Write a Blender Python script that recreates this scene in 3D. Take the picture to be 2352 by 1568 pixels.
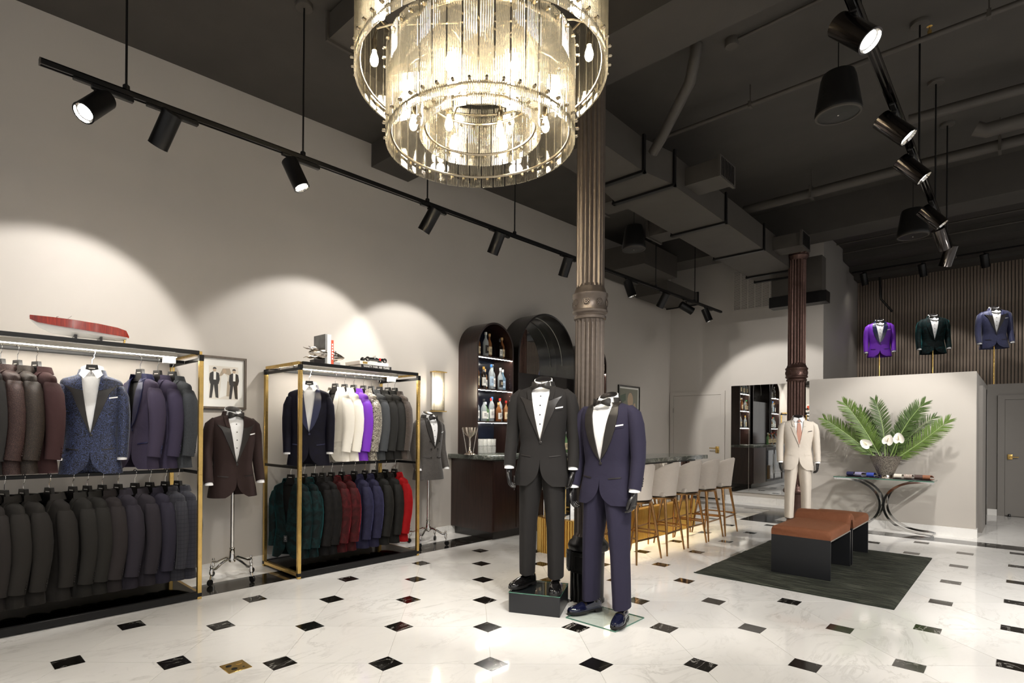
import bpy, bmesh, math, random
from mathutils import Vector, Matrix
from math import sin, cos, pi, radians as RAD
for o in list(bpy.data.objects): bpy.data.objects.remove(o, do_unlink=True)
SC = bpy.context.scene
COL = SC.collection
random.seed(7)
# ---------------------------------------------------------------- camera
cam_d = bpy.data.cameras.new('camera'); cam = bpy.data.objects.new('camera', cam_d); COL.objects.link(cam)
cam_d.sensor_width = 36.0; cam_d.lens = 19.68253
cam_d.shift_x = 0.0381753; cam_d.shift_y = 0.0852713
cam_d.clip_start = 0.05
cam.matrix_world = Matrix(((0.7125209, -0.00372651, 0.70164099, 0.0), (0.70161028, -0.00697433, -0.71252676, 0.0),
                           (0.00754871, 0.99996874, -0.0023548, 1.353407), (0, 0, 0, 1)))
SC.camera = cam
# ---------------------------------------------------------------- world, exposure
W = bpy.data.worlds.new('shop_ambient'); SC.world = W; W.use_nodes = True
bg = W.node_tree.nodes['Background']; bg.inputs[0].default_value = (1.0, 0.975, 0.945, 1); bg.inputs[1].default_value = 0.38
SC.view_settings.view_transform = 'Standard'; SC.view_settings.look = 'None'
SC.view_settings.gamma = 1.0; SC.view_settings.use_curve_mapping = False
SC.view_settings.exposure = 0.76
try:
    SC.cycles.use_denoising = True
    SC.cycles.max_bounces = 9; SC.cycles.diffuse_bounces = 3; SC.cycles.glossy_bounces = 4
    SC.cycles.transmission_bounces = 6; SC.cycles.transparent_max_bounces = 20
    SC.cycles.use_adaptive_sampling = True; SC.cycles.adaptive_threshold = 0.09; SC.cycles.adaptive_min_samples = 20
    SC.cycles.sample_clamp_indirect = 6.0
    SC.cycles.caustics_reflective = False; SC.cycles.caustics_refractive = False
except Exception: pass
WARM = (1.0, 0.975, 0.945)
def spot_lamp(loc, target, power, size=70, blend=0.25, rad=0.035, color=WARM, parent=None):
    d = bpy.data.lights.new('lamp', 'SPOT'); d.energy = power*.78; d.spot_size = RAD(size); d.spot_blend = blend
    d.shadow_soft_size = rad; d.color = color
    o = bpy.data.objects.new('lamp', d); COL.objects.link(o)
    v = Vector(target) - Vector(loc)
    m = Matrix.Translation(Vector(loc)) @ v.to_track_quat('-Z', 'Y').to_matrix().to_4x4()
    if parent is not None:
        o.parent = parent; o.matrix_local = M_inv(parent) @ m
    else: o.matrix_world = m
    return o
def point_lamp(loc, power, rad=0.03, color=(1.0, 0.90, 0.75), parent=None):
    d = bpy.data.lights.new('bulb_light', 'POINT'); d.energy = power; d.shadow_soft_size = rad; d.color = color
    o = bpy.data.objects.new('bulb_light', d); COL.objects.link(o)
    if parent is not None: o.parent = parent
    o.location = loc
    return o
def M_inv(p):
    return (Matrix.Translation(p.location) @ p.rotation_euler.to_matrix().to_4x4()).inverted()
# ---------------------------------------------------------------- materials
MATS = {}
def newmat(name):
    m = bpy.data.materials.new(name); m.use_nodes = True
    nt = m.node_tree; b = nt.nodes['Principled BSDF']
    return m, nt, b
def srgb(h):
    h = h.lstrip('#'); c = [int(h[i:i+2], 16)/255 for i in (0, 2, 4)]
    return tuple(x/12.92 if x <= .04045 else ((x+.055)/1.055)**2.4 for x in c)
def C4(c): return (c[0], c[1], c[2], 1)
def noise(nt, scale, detail=4, rough=.55, dist=0, stretch=None, obj=True):
    tc = nt.nodes.new('ShaderNodeTexCoord'); n = nt.nodes.new('ShaderNodeTexNoise')
    n.inputs['Scale'].default_value = scale; n.inputs['Detail'].default_value = detail
    n.inputs['Roughness'].default_value = rough; n.inputs['Distortion'].default_value = dist
    src = tc.outputs['Object']
    if not obj:
        g = nt.nodes.new('ShaderNodeNewGeometry'); src = g.outputs['Position']
    if stretch:
        mp = nt.nodes.new('ShaderNodeMapping'); mp.inputs['Scale'].default_value = stretch
        nt.links.new(src, mp.inputs[0]); src = mp.outputs[0]
    nt.links.new(src, n.inputs['Vector'])
    return n
def ramp(nt, fac, stops):
    r = nt.nodes.new('ShaderNodeValToRGB'); e = r.color_ramp.elements
    while len(e) < len(stops): e.new(.5)
    for i, (p, c) in enumerate(stops): e[i].position = p; e[i].color = C4(c)
    nt.links.new(fac, r.inputs[0]); return r
def bump(nt, b, h, strength=.2, dist=.01):
    n = nt.nodes.new('ShaderNodeBump'); n.inputs['Strength'].default_value = strength; n.inputs['Distance'].default_value = dist
    nt.links.new(h, n.inputs['Height']); nt.links.new(n.outputs[0], b.inputs['Normal']); return n
def plain(name, col, rough=.5, metal=0, spec=.5, coat=0, sheen=0, nz=0, nscale=40, bmp=0, emit=None, est=0, aniso=0):
    if name in MATS: return MATS[name]
    if isinstance(col, str): col = srgb(col)
    m, nt, b = newmat(name)
    b.inputs['Base Color'].default_value = C4(col); b.inputs['Roughness'].default_value = rough
    b.inputs['Metallic'].default_value = metal; b.inputs['Specular IOR Level'].default_value = spec
    b.inputs['Coat Weight'].default_value = coat; b.inputs['Coat Roughness'].default_value = .05
    if sheen:
        b.inputs['Sheen Weight'].default_value = sheen; b.inputs['Sheen Roughness'].default_value = .35
        b.inputs['Sheen Tint'].default_value = C4([min(1, x*2.2+.06) for x in col])
    if aniso: b.inputs['Anisotropic'].default_value = aniso
    if emit: b.inputs['Emission Color'].default_value = C4(emit); b.inputs['Emission Strength'].default_value = est
    if nz or bmp:
        n = noise(nt, nscale)
        if nz:
            r = ramp(nt, n.outputs['Fac'], [(.25, [x*(1-nz) for x in col]), (.75, [min(1, x*(1+nz)) for x in col])])
            nt.links.new(r.outputs[0], b.inputs['Base Color'])
        if bmp: bump(nt, b, n.outputs['Fac'], bmp, .004)
    MATS[name] = m; return m
def cloth(name, col, rough=.85, scale=900, sheen=.25, nz=.25, bmp=.25):
    if name in MATS: return MATS[name]
    if isinstance(col, str): col = srgb(col)
    m, nt, b = newmat(name)
    n = noise(nt, scale, 2, .6)
    r = ramp(nt, n.outputs['Fac'], [(.3, [x*(1-nz) for x in col]), (.7, [min(1, x*(1+nz)) for x in col])])
    nt.links.new(r.outputs[0], b.inputs['Base Color'])
    n2 = noise(nt, 9, 3, .5, .4); bump(nt, b, n2.outputs['Fac'], bmp, .02)
    b.inputs['Roughness'].default_value = rough; b.inputs['Specular IOR Level'].default_value = .25
    b.inputs['Sheen Weight'].default_value = sheen; b.inputs['Sheen Roughness'].default_value = .4
    b.inputs['Sheen Tint'].default_value = C4([min(1, x*1.5+.05) for x in col])
    MATS[name] = m; return m
def velvet(name, col, edge=None, sheen=.9):
    if name in MATS: return MATS[name]
    if isinstance(col, str): col = srgb(col)
    edge = srgb(edge) if isinstance(edge, str) else (edge or [min(1, x*3+.03) for x in col])
    m, nt, b = newmat(name)
    n = noise(nt, 14, 4, .6, 1.0)
    r = ramp(nt, n.outputs['Fac'], [(.45, col), (1.0, [lerp(a, b, .16) for a, b in zip(col, edge)])])
    nt.links.new(r.outputs[0], b.inputs['Base Color'])
    b.inputs['Roughness'].default_value = .75; b.inputs['Specular IOR Level'].default_value = .2
    b.inputs['Sheen Weight'].default_value = sheen; b.inputs['Sheen Roughness'].default_value = .3
    b.inputs['Sheen Tint'].default_value = C4(edge)
    bump(nt, b, n.outputs['Fac'], .2, .01)
    MATS[name] = m; return m
def damask(name, dark, light, scale=28, rough=.45, metal=.15, thr=.06):
    """woven figured cloth: swirling paisley-like lines"""
    dark, light = srgb(dark), srgb(light)
    m, nt, b = newmat(name)
    n = noise(nt, scale, 1.5, .5, 2.2)
    w = nt.nodes.new('ShaderNodeMath'); w.operation = 'MULTIPLY'; w.inputs[1].default_value = 34
    nt.links.new(n.outputs['Fac'], w.inputs[0])
    s = nt.nodes.new('ShaderNodeMath'); s.operation = 'SINE'; nt.links.new(w.outputs[0], s.inputs[0])
    r = ramp(nt, s.outputs[0], [(.0, dark), (.35, dark), (.62, light), (1, light)])
    nt.links.new(r.outputs[0], b.inputs['Base Color'])
    b.inputs['Roughness'].default_value = rough; b.inputs['Metallic'].default_value = metal
    b.inputs['Sheen Weight'].default_value = .2
    bump(nt, b, s.outputs[0], .15, .002)
    MATS[name] = m; return m
def marble(name, base, vein, scale=1.1, amount=.5, rough=.08, fine=True, thin=.03):
    base, vein = srgb(base), srgb(vein)
    m, nt, b = newmat(name)
    n1 = noise(nt, scale*3.2, 8, .62, 1.6, (1, .45, 1), obj=False)
    s1 = nt.nodes.new('ShaderNodeMath'); s1.operation = 'SUBTRACT'; nt.links.new(n1.outputs['Fac'], s1.inputs[0]); s1.inputs[1].default_value = .5
    a1 = nt.nodes.new('ShaderNodeMath'); a1.operation = 'ABSOLUTE'; nt.links.new(s1.outputs[0], a1.inputs[0])
    r1 = ramp(nt, a1.outputs[0], [(0, (1, 1, 1)), (thin, (0, 0, 0))])
    n2 = noise(nt, scale*1.3, 5, .6, .8, None, obj=False)
    r2 = ramp(nt, n2.outputs['Fac'], [(.42, (0, 0, 0)), (.72, (1, 1, 1))])
    mul = nt.nodes.new('ShaderNodeMath'); mul.operation = 'MULTIPLY'
    nt.links.new(r1.outputs[0], mul.inputs[0]); nt.links.new(r2.outputs[0], mul.inputs[1])
    n3 = noise(nt, scale*9, 6, .65, 1.2, (1, .3, 1), obj=False)
    r3 = ramp(nt, n3.outputs['Fac'], [(.5, (0, 0, 0)), (.85, (.55, .55, .55))])
    mx0 = nt.nodes.new('ShaderNodeMath'); mx0.operation = 'MULTIPLY_ADD'
    nt.links.new(r3.outputs[0], mx0.inputs[0]); mx0.inputs[1].default_value = .35 if fine else 0; nt.links.new(mul.outputs[0], mx0.inputs[2])
    am = nt.nodes.new('ShaderNodeMath'); am.operation = 'MULTIPLY'; am.inputs[1].default_value = amount; am.use_clamp = True
    nt.links.new(mx0.outputs[0], am.inputs[0])
    mix = nt.nodes.new('ShaderNodeMix'); mix.data_type = 'RGBA'
    mix.inputs['A'].default_value = C4(base); mix.inputs['B'].default_value = C4(vein)
    nt.links.new(am.outputs[0], mix.inputs['Factor'])
    oi = nt.nodes.new('ShaderNodeObjectInfo'); hv = nt.nodes.new('ShaderNodeHueSaturation')
    mr = nt.nodes.new('ShaderNodeMapRange'); mr.inputs['To Min'].default_value = .95; mr.inputs['To Max'].default_value = 1.03
    nt.links.new(oi.outputs['Random'], mr.inputs['Value']); nt.links.new(mr.outputs[0], hv.inputs['Value'])
    nt.links.new(mix.outputs['Result'], hv.inputs['Color']); nt.links.new(hv.outputs[0], b.inputs['Base Color'])
    b.inputs['Roughness'].default_value = rough; b.inputs['Specular IOR Level'].default_value = .5
    MATS[name] = m; return m
def wood(name, dark, light, rough=.3, scale=1.0, coat=.3):
    dark, light = srgb(dark), srgb(light)
    m, nt, b = newmat(name)
    n = noise(nt, 6*scale, 6, .6, .6, (9, 9, .5)); r = ramp(nt, n.outputs['Fac'], [(.3, dark), (.75, light)])
    nt.links.new(r.outputs[0], b.inputs['Base Color']); b.inputs['Roughness'].default_value = rough
    b.inputs['Coat Weight'].default_value = coat; b.inputs['Coat Roughness'].default_value = .2
    MATS[name] = m; return m
def front_only(nt, fr):
    gm = nt.nodes.new('ShaderNodeNewGeometry'); sb = nt.nodes.new('ShaderNodeMath'); sb.operation = 'SUBTRACT'; sb.inputs[0].default_value = 1
    nt.links.new(gm.outputs['Backfacing'], sb.inputs[1]); ml = nt.nodes.new('ShaderNodeMath'); ml.operation = 'MULTIPLY'
    nt.links.new(sb.outputs[0], ml.inputs[0]); nt.links.new(fr.outputs[0], ml.inputs[1]); return ml.outputs[0]
def glassy(name, tint=(1, 1, 1), clear=.85, rough=.03, milk=0):
    """clear pane: mostly lets light straight through, with a Fresnel reflection on top"""
    if name in MATS: return MATS[name]
    m = bpy.data.materials.new(name); m.use_nodes = True; nt = m.node_tree; nt.nodes.clear()
    out = nt.nodes.new('ShaderNodeOutputMaterial'); tr = nt.nodes.new('ShaderNodeBsdfTransparent'); gl = nt.nodes.new('ShaderNodeBsdfGlossy')
    tr.inputs[0].default_value = C4([t*clear for t in tint]); gl.inputs['Roughness'].default_value = rough
    fr = nt.nodes.new('ShaderNodeFresnel'); fr.inputs[0].default_value = 1.5
    mx = nt.nodes.new('ShaderNodeMixShader'); nt.links.new(front_only(nt, fr), mx.inputs[0])
    src = tr
    if milk:
        df = nt.nodes.new('ShaderNodeBsdfDiffuse'); df.inputs[0].default_value = C4([min(1, t*.95) for t in tint]); src = nt.nodes.new('ShaderNodeMixShader')
        src.inputs[0].default_value = milk; nt.links.new(tr.outputs[0], src.inputs[1]); nt.links.new(df.outputs[0], src.inputs[2])
    nt.links.new(src.outputs[0], mx.inputs[1]); nt.links.new(gl.outputs[0], mx.inputs[2]); nt.links.new(mx.outputs[0], out.inputs[0])
    MATS[name] = m; return m
def crystal(name):
    """fluted lamp glass: part clear, part scattering the light of the bulbs behind it, glossy on top"""
    m = bpy.data.materials.new(name); m.use_nodes = True; nt = m.node_tree; nt.nodes.clear()
    N = nt.nodes.new; out = N('ShaderNodeOutputMaterial')
    tr = N('ShaderNodeBsdfTransparent'); tr.inputs[0].default_value = (.93, .91, .86, 1)
    tl = N('ShaderNodeBsdfTranslucent'); tl.inputs[0].default_value = (.95, .90, .78, 1)
    gl = N('ShaderNodeBsdfGlossy'); gl.inputs['Roughness'].default_value = .08
    rf = N('ShaderNodeBsdfRefraction'); rf.inputs['IOR'].default_value = 1.35; rf.inputs['Roughness'].default_value = .04; rf.inputs[0].default_value = (.97, .95, .90, 1)
    m0 = N('ShaderNodeMixShader'); m0.inputs[0].default_value = .55; nt.links.new(tr.outputs[0], m0.inputs[1]); nt.links.new(rf.outputs[0], m0.inputs[2])
    m1 = N('ShaderNodeMixShader'); m1.inputs[0].default_value = .08; nt.links.new(m0.outputs[0], m1.inputs[1]); nt.links.new(tl.outputs[0], m1.inputs[2])
    fr = N('ShaderNodeFresnel'); fr.inputs[0].default_value = 1.5
    m2 = N('ShaderNodeMixShader'); nt.links.new(front_only(nt, fr), m2.inputs[0]); nt.links.new(m1.outputs[0], m2.inputs[1]); nt.links.new(gl.outputs[0], m2.inputs[2])
    nt.links.new(m2.outputs[0], out.inputs[0]); MATS[name] = m; return m
def glow(name, col, strength): return plain(name, (0, 0, 0), .5, emit=col, est=strength)

M_WHITE = marble('white_marble', '#ebe8e3', '#aeaaa3', 1.0, .55, .07)
M_BLACK = marble('black_marble', '#14120f', '#e9e4da', 1.5, .9, .10, fine=False, thin=.012)
M_GREEN = marble('green_marble', '#4d514b', '#c9cabf', 1.6, .7, .10, thin=.05)
M_GROUT = plain('grout', '#d5d0c6', .8)
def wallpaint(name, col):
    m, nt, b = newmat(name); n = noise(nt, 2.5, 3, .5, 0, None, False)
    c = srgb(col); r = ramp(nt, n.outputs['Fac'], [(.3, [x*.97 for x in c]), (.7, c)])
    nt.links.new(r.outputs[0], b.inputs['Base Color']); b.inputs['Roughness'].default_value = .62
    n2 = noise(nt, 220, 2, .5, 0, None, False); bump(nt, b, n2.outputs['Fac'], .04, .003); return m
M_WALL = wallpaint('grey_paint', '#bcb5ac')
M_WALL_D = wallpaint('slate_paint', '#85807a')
M_CEIL = plain('ceiling_black', '#3e3a35', .75, nz=.12, nscale=3)
M_DUCT = plain('duct_black', '#423d37', .6, nz=.1, nscale=5)
M_BLK = plain('black_metal', '#131212', .38, .4)
M_GUN = plain('dark_chrome', '#4a4644', .16, 1.0)
M_SATIN = plain('satin_black', '#191a1d', .32)
M_CHROME = plain('chrome', '#e6e4e0', .06, 1.0)
M_BRASS = plain('antique_brass', '#dcb86e', .26, .9, nz=.18, nscale=14)
M_GOLD = plain('fluted_gold', '#d3ab5c', .28, 1.0)
M_BRONZE = plain('bronze_leg', '#a07a50', .27, 1.0)
M_IRON = plain('cast_iron', '#6b6159', .36, .55, nz=.12, nscale=30, bmp=.15)
M_IRON2 = plain('cast_iron_brown', '#57413a', .36, .7, nz=.2, nscale=30, bmp=.25)
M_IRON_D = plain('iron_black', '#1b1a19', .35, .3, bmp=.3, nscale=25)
M_WOOD = wood('espresso_wood', '#1d1310', '#3a2620')
M_WOOD_D = wood('ebony_wood', '#100c0a', '#1f1815', .25)
M_SLAT = wood('slat_wood', '#5b4e42', '#837364', .6, 1, 0)
M_MIRROR = plain('mirror', (.93, .93, .91), .01, 1.0)
M_GLASS = glassy('clear_glass', (.97, 1, .985), .975)
M_PGLASS = glassy('picture_glass', (1, 1, 1), .98)
M_SMOKE = glassy('smoked_glass', (.55, .55, .52), .55, .05)
M_GREDGE = plain('glass_edge', '#3c6b59', .15, spec=.8)
M_CRYST = crystal('crystal_rods')
M_LED = glow('led_strip', (1.0, .95, .86), 26)
M_LEDW = glow('led_warm', (1.0, .82, .50), 190)
M_LENS = glow('spot_lens', (1.0, .95, .86), 40)
M_BULB = glow('bulb', (1.0, .85, .58), 60)
M_SKIN = plain('mannequin_black', '#1c1a1a', .3, coat=.2)
M_SHIRT = cloth('white_cotton', '#f2f1f0', .8, 500, .1, .03, .15)
M_SATIN_BK = plain('black_satin', '#272320', .40, spec=.5, sheen=.3, bmp=.12, nscale=12)
M_PATENT = plain('black_patent', '#0d0c0c', .06, coat=1)
M_PATENT_N = plain('navy_patent', '#11142a', .07, coat=1)
M_SOLE = plain('shoe_sole', '#12100f', .45)
M_PAPER = plain('paper_white', '#f3f0e8', .8)
M_TAGW = plain('tag_white', '#cfcac0', .6)
M_DARKTAG = plain('tag_grey', '#3a3a3c', .5)
# ---------------------------------------------------------------- mesh builder
class MB:
    def __init__(s): s.v = []; s.f = []
    def add(s, vs, fs):
        n = len(s.v); s.v += [tuple(v) for v in vs]; s.f += [tuple(i+n for i in f) for f in fs]; return s
    def box(s, c, d, R=None):
        x, y, z = [k/2 for k in d]
        vs = [Vector(p) for p in ((-x,-y,-z),(x,-y,-z),(x,y,-z),(-x,y,-z),(-x,-y,z),(x,-y,z),(x,y,z),(-x,y,z))]
        if R is not None: vs = [R @ v for v in vs]
        c = Vector(c)
        return s.add([v+c for v in vs], [(0,3,2,1),(4,5,6,7),(0,1,5,4),(1,2,6,5),(2,3,7,6),(3,0,4,7)])
    def b2(s, x0, x1, y0, y1, z0, z1): return s.box(((x0+x1)/2,(y0+y1)/2,(z0+z1)/2),(x1-x0,y1-y0,z1-z0))
    def rbox(s, c, d, r=.01, seg=3, R=None):
        bm = bmesh.new(); bmesh.ops.create_cube(bm, size=1)
        for v in bm.verts: v.co = Vector((v.co.x*d[0], v.co.y*d[1], v.co.z*d[2]))
        bmesh.ops.bevel(bm, geom=bm.edges[:], offset=r, segments=seg, affect='EDGES', profile=.5)
        bm.verts.index_update(); c = Vector(c)
        vs = [((R @ v.co) if R is not None else v.co)+c for v in bm.verts]; fs = [[v.index for v in f.verts] for f in bm.faces]
        bm.free(); return s.add(vs, fs)
    def loft(s, rings, closed=True, cap0=True, cap1=True):
        n = len(rings[0]); vs = [p for r in rings for p in r]; fs = []
        for i in range(len(rings)-1):
            for j in range(n if closed else n-1):
                k = (j+1) % n; fs.append((i*n+j, i*n+k, (i+1)*n+k, (i+1)*n+j))
        if closed and cap0: fs.append(tuple(range(n-1, -1, -1)))
        if closed and cap1: fs.append(tuple((len(rings)-1)*n+j for j in range(n)))
        return s.add(vs, fs)
    def tube(s, path, rad, seg=10, cap=True, flat=None):
        path = [Vector(p) for p in path]; n = len(path)
        if not hasattr(rad, '__len__'): rad = [rad]*n
        up = Vector((0, 0, 1)); rings = []; prev = None
        for i, p in enumerate(path):
            t = (path[min(i+1, n-1)]-path[max(i-1, 0)]).normalized()
            if prev is None:
                a = up if abs(t.z) < .9 else Vector((1, 0, 0)); x = t.cross(a).normalized()
            else:
                x = prev - t*prev.dot(t); x = x.normalized() if x.length > 1e-6 else t.orthogonal().normalized()
            prev = x; y = t.cross(x); r = rad[i]
            if hasattr(r, '__len__'): rx, ry = r
            else: rx = ry = r
            rings.append([p+x*rx*cos(2*pi*k/seg)+y*ry*sin(2*pi*k/seg) for k in range(seg)])
        return s.loft(rings, True, cap, cap)
    def lathe(s, prof, seg=24, c=(0, 0, 0), R=None, cap=True):
        c = Vector(c); rings = []
        for r, z in prof:
            ring = [Vector((max(r, 1e-4)*cos(2*pi*k/seg), max(r, 1e-4)*sin(2*pi*k/seg), z)) for k in range(seg)]
            rings.append([(R @ p if R is not None else p)+c for p in ring])
        return s.loft(rings, True, cap, cap)
    def prism(s, poly, z0, z1):
        n = len(poly)
        return s.add([(x, y, z0) for x, y in poly]+[(x, y, z1) for x, y in poly],
                     [tuple(range(n-1, -1, -1)), tuple(range(n, 2*n))]+[(i, (i+1) % n, n+(i+1) % n, n+i) for i in range(n)])
    def poly3(s, pts, nrm, th):
        n = len(pts); nrm = Vector(nrm).normalized()*th; a = [Vector(p) for p in pts]
        return s.add(a+[p+nrm for p in a], [tuple(range(n-1, -1, -1)), tuple(range(n, 2*n))]+[(i, (i+1) % n, n+(i+1) % n, n+i) for i in range(n)])
    def xf(s, M): s.v = [tuple(M @ Vector(v)) for v in s.v]; return s
    def mesh(s, name, mat, ang=40):
        me = bpy.data.meshes.new(name); me.from_pydata(s.v, [], s.f)
        bm = bmesh.new(); bm.from_mesh(me); bmesh.ops.recalc_face_normals(bm, faces=bm.faces); bm.to_mesh(me); bm.free()
        for p in me.polygons: p.use_smooth = True
        me.set_sharp_from_angle(angle=RAD(ang))
        for m in (mat if isinstance(mat, (list, tuple)) else [mat]): me.materials.append(m)
        return me
    def build(s, name, mat, parent=None, ang=40): return obj(name, s.mesh(name, mat, ang), parent)
def obj(name, me, parent=None):
    o = bpy.data.objects.new(name, me); COL.objects.link(o)
    if parent is not None: o.parent = parent
    return o
def tag(o, label, cat, group=None):
    o['label'] = label; o['category'] = cat
    if group: o['group'] = group
    return o
def thing(name, label, cat, loc=(0, 0, 0), rz=0, group=None):
    o = bpy.data.objects.new(name, None); COL.objects.link(o); o.empty_display_size = .1
    o.location = loc; o.rotation_euler = (0, 0, rz); return tag(o, label, cat, group)
def struct(name, mb, mat, parent=None):
    o = mb.build(name, mat, parent)
    if parent is None: o['kind'] = 'structure'
    return o
def copy_tree(o, parent=None):
    c = o.copy(); COL.objects.link(c); c.parent = parent
    for ch in o.children: copy_tree(ch, c)
    return c
def text_mesh(txt, size, extrude=.0005):
    cu = bpy.data.curves.new('lettering', 'FONT'); cu.body = txt; cu.size = size; cu.extrude = extrude; cu.resolution_u = 2
    cu.align_x = 'CENTER'; cu.align_y = 'CENTER'
    t = bpy.data.objects.new('lettering', cu); COL.objects.link(t)
    me = bpy.data.meshes.new_from_object(t.evaluated_get(bpy.context.evaluated_depsgraph_get()))
    bpy.data.objects.remove(t); return me
def lerp(a, b, t): return a+(b-a)*t
def interp(tab, z):
    """tab: rows sorted by first value; linear in between"""
    if z <= tab[0][0]: return tab[0][1:]
    for p, q in zip(tab, tab[1:]):
        if z <= q[0]:
            t = (z-p[0])/(q[0]-p[0]); t2 = t
            return tuple(lerp(a, b, t2) for a, b in zip(p[1:], q[1:]))
    return tab[-1][1:]
# ================================================================ FLOOR
S = 0.61; L0 = Vector((-3.92321, 0.67051)); LU = Vector((.43133514, .43133514)); LV = Vector((-.43133514, .43133514))
def lat(i, j): p = L0+LU*i+LV*j; return (p.x, p.y)
def clip(poly, ax, val, keep_gt):
    out = []
    for i in range(len(poly)):
        a, b = poly[i], poly[(i+1) % len(poly)]
        ina, inb = (a[ax] > val) == keep_gt, (b[ax] > val) == keep_gt
        if ina: out.append(a)
        if ina != inb:
            t = (val-a[ax])/(b[ax]-a[ax]); out.append((lerp(a[0], b[0], t), lerp(a[1], b[1], t)))
    return out
XL, YR, YBK = -4.70, 9.10, 10.62          # inner edges of the black border bands
floor = struct('floor', MB().b2(-5.40, 3.6, -3.2, 14.6, -.06, -.004), M_GROUT)
def area(p): return abs(sum(p[i][0]*p[(i+1) % len(p)][1]-p[(i+1) % len(p)][0]*p[i][1] for i in range(len(p))))/2
def region_clip(poly):
    """cut a tile at the edges of the paved field; the field is the shop floor plus the strip behind the bar stools"""
    poly = clip(poly, 0, XL, True)
    if not poly: return []
    cx = sum(p[0] for p in poly)/len(poly)
    if cx < -3.15: poly = clip(clip(poly, 1, YBK, False), 0, -3.15, False) if max(p[1] for p in poly) > YR else poly
    else: poly = clip(poly, 1, YR, False)
    return poly
g = .0012; c = .1667
octo = [(-.5+c, -.5), (.5-c, -.5), (.5, -.5+c), (.5, .5-c), (.5-c, .5), (-.5+c, .5), (-.5, .5-c), (-.5, -.5+c)]
def ltile(ci, cj, shape, k):
    o = L0+LU*ci+LV*cj
    return [(o.x+(LU.x*a*k+LV.x*b*k), o.y+(LU.y*a*k+LV.y*b*k)) for a, b in shape]
full_o = full_d = None
dsh = [(-c, 0), (0, -c), (c, 0), (0, c)]
def lay(ci, cj, shape, k, mat, name, store):
    poly = ltile(ci, cj, shape, k); cl = region_clip(poly)
    if len(cl) < 3 or area(cl) < .0015: return store
    o = L0+LU*ci+LV*cj
    if abs(area(cl)-area(poly)) < 1e-6:
        if store is None:
            store = MB().prism([(p[0]-o.x, p[1]-o.y) for p in poly], -.012, 0).mesh(name, mat)
        t = obj(name, store, floor)
    else: t = MB().prism([(p[0]-o.x, p[1]-o.y) for p in cl], -.012, 0).build(name, mat, floor)
    t.location = (o.x, o.y, 0); return store
for i in range(-7, 26):
    for j in range(-9, 18):
        o = L0+LU*(i+.5)+LV*(j+.5)
        if -5.1 < o.x < 1.6 and -1.6 < o.y < 11.0: full_o = lay(i+.5, j+.5, octo, 1-2*g/S, M_WHITE, 'marble_tile', full_o)
        o = L0+LU*i+LV*j
        if -5.0 < o.x < 1.6 and -1.6 < o.y < 10.9: full_d = lay(i, j, dsh, 1-4*g/S, M_BLACK, 'cabochon_tile', full_d)
def strip(x0, x1, y0, y1, mat, name, n, along):
    for k in range(n):
        a, b = k/n, (k+1)/n
        if along == 'y': bx = (x0+g, x1-g, lerp(y0, y1, a)+g, lerp(y0, y1, b)-g)
        else: bx = (lerp(x0, x1, a)+g, lerp(x0, x1, b)-g, y0+g, y1-g)
        cx, cy = (bx[0]+bx[1])/2, (bx[2]+bx[3])/2
        t = MB().b2(bx[0]-cx, bx[1]-cx, bx[2]-cy, bx[3]-cy, -.012, 0).build(name, mat, floor); t.location = (cx, cy, 0)
strip(-5.05, XL, -1.9, 10.62, M_BLACK, 'border_tile', 21, 'y')
strip(-5.40, -5.05, -1.9, 11.4, M_WHITE, 'edge_tile', 16, 'y')
strip(-5.05, -2.75, 10.62, 10.97, M_BLACK, 'border_tile', 4, 'x')
strip(-5.05, -2.36, 10.97, 11.46, M_WHITE, 'edge_tile', 4, 'x')
strip(-3.15, -2.75, 9.10, 10.62, M_BLACK, 'border_tile', 2, 'y')
strip(-2.75, 1.65, 9.10, 9.45, M_BLACK, 'border_tile', 7, 'x')
strip(-2.75, 1.65, 9.45, 9.80, M_WHITE, 'edge_tile', 7, 'x')
strip(-.60, 1.65, 9.80, 11.4, M_WHITE, 'corridor_tile', 3, 'x')
strip(-.60, 1.65, 11.4, 13.0, M_WHITE, 'corridor_tile', 3, 'x')
strip(1.65, 3.6, -1.9, 9.1, M_WHITE, 'corridor_tile', 9, 'y')
strip(-5.40, 3.6, -3.2, -1.9, M_WHITE, 'corridor_tile', 7, 'x')
# brass socket plate let into the floor
fo = thing('floor_outlet', 'square brass socket plate let into the white marble floor', 'floor outlet', (-3.185, 1.33, 0))
MB().rbox((0, 0, .001), (.135, .132, .006), .002, 1).build('plate', M_BRASS, fo)
for dx, dy, r in ((-.03, .03, .018), (.03, -.02, .016), (.035, .03, .006), (-.025, -.03, .016)):
    MB().lathe([(r, .003), (r, .0055), (r*.8, .006)], 16, (dx, dy, 0)).build('socket', M_BRASS if (dx, dy) == (-.03, .03) else M_IRON_D, fo)
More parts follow.
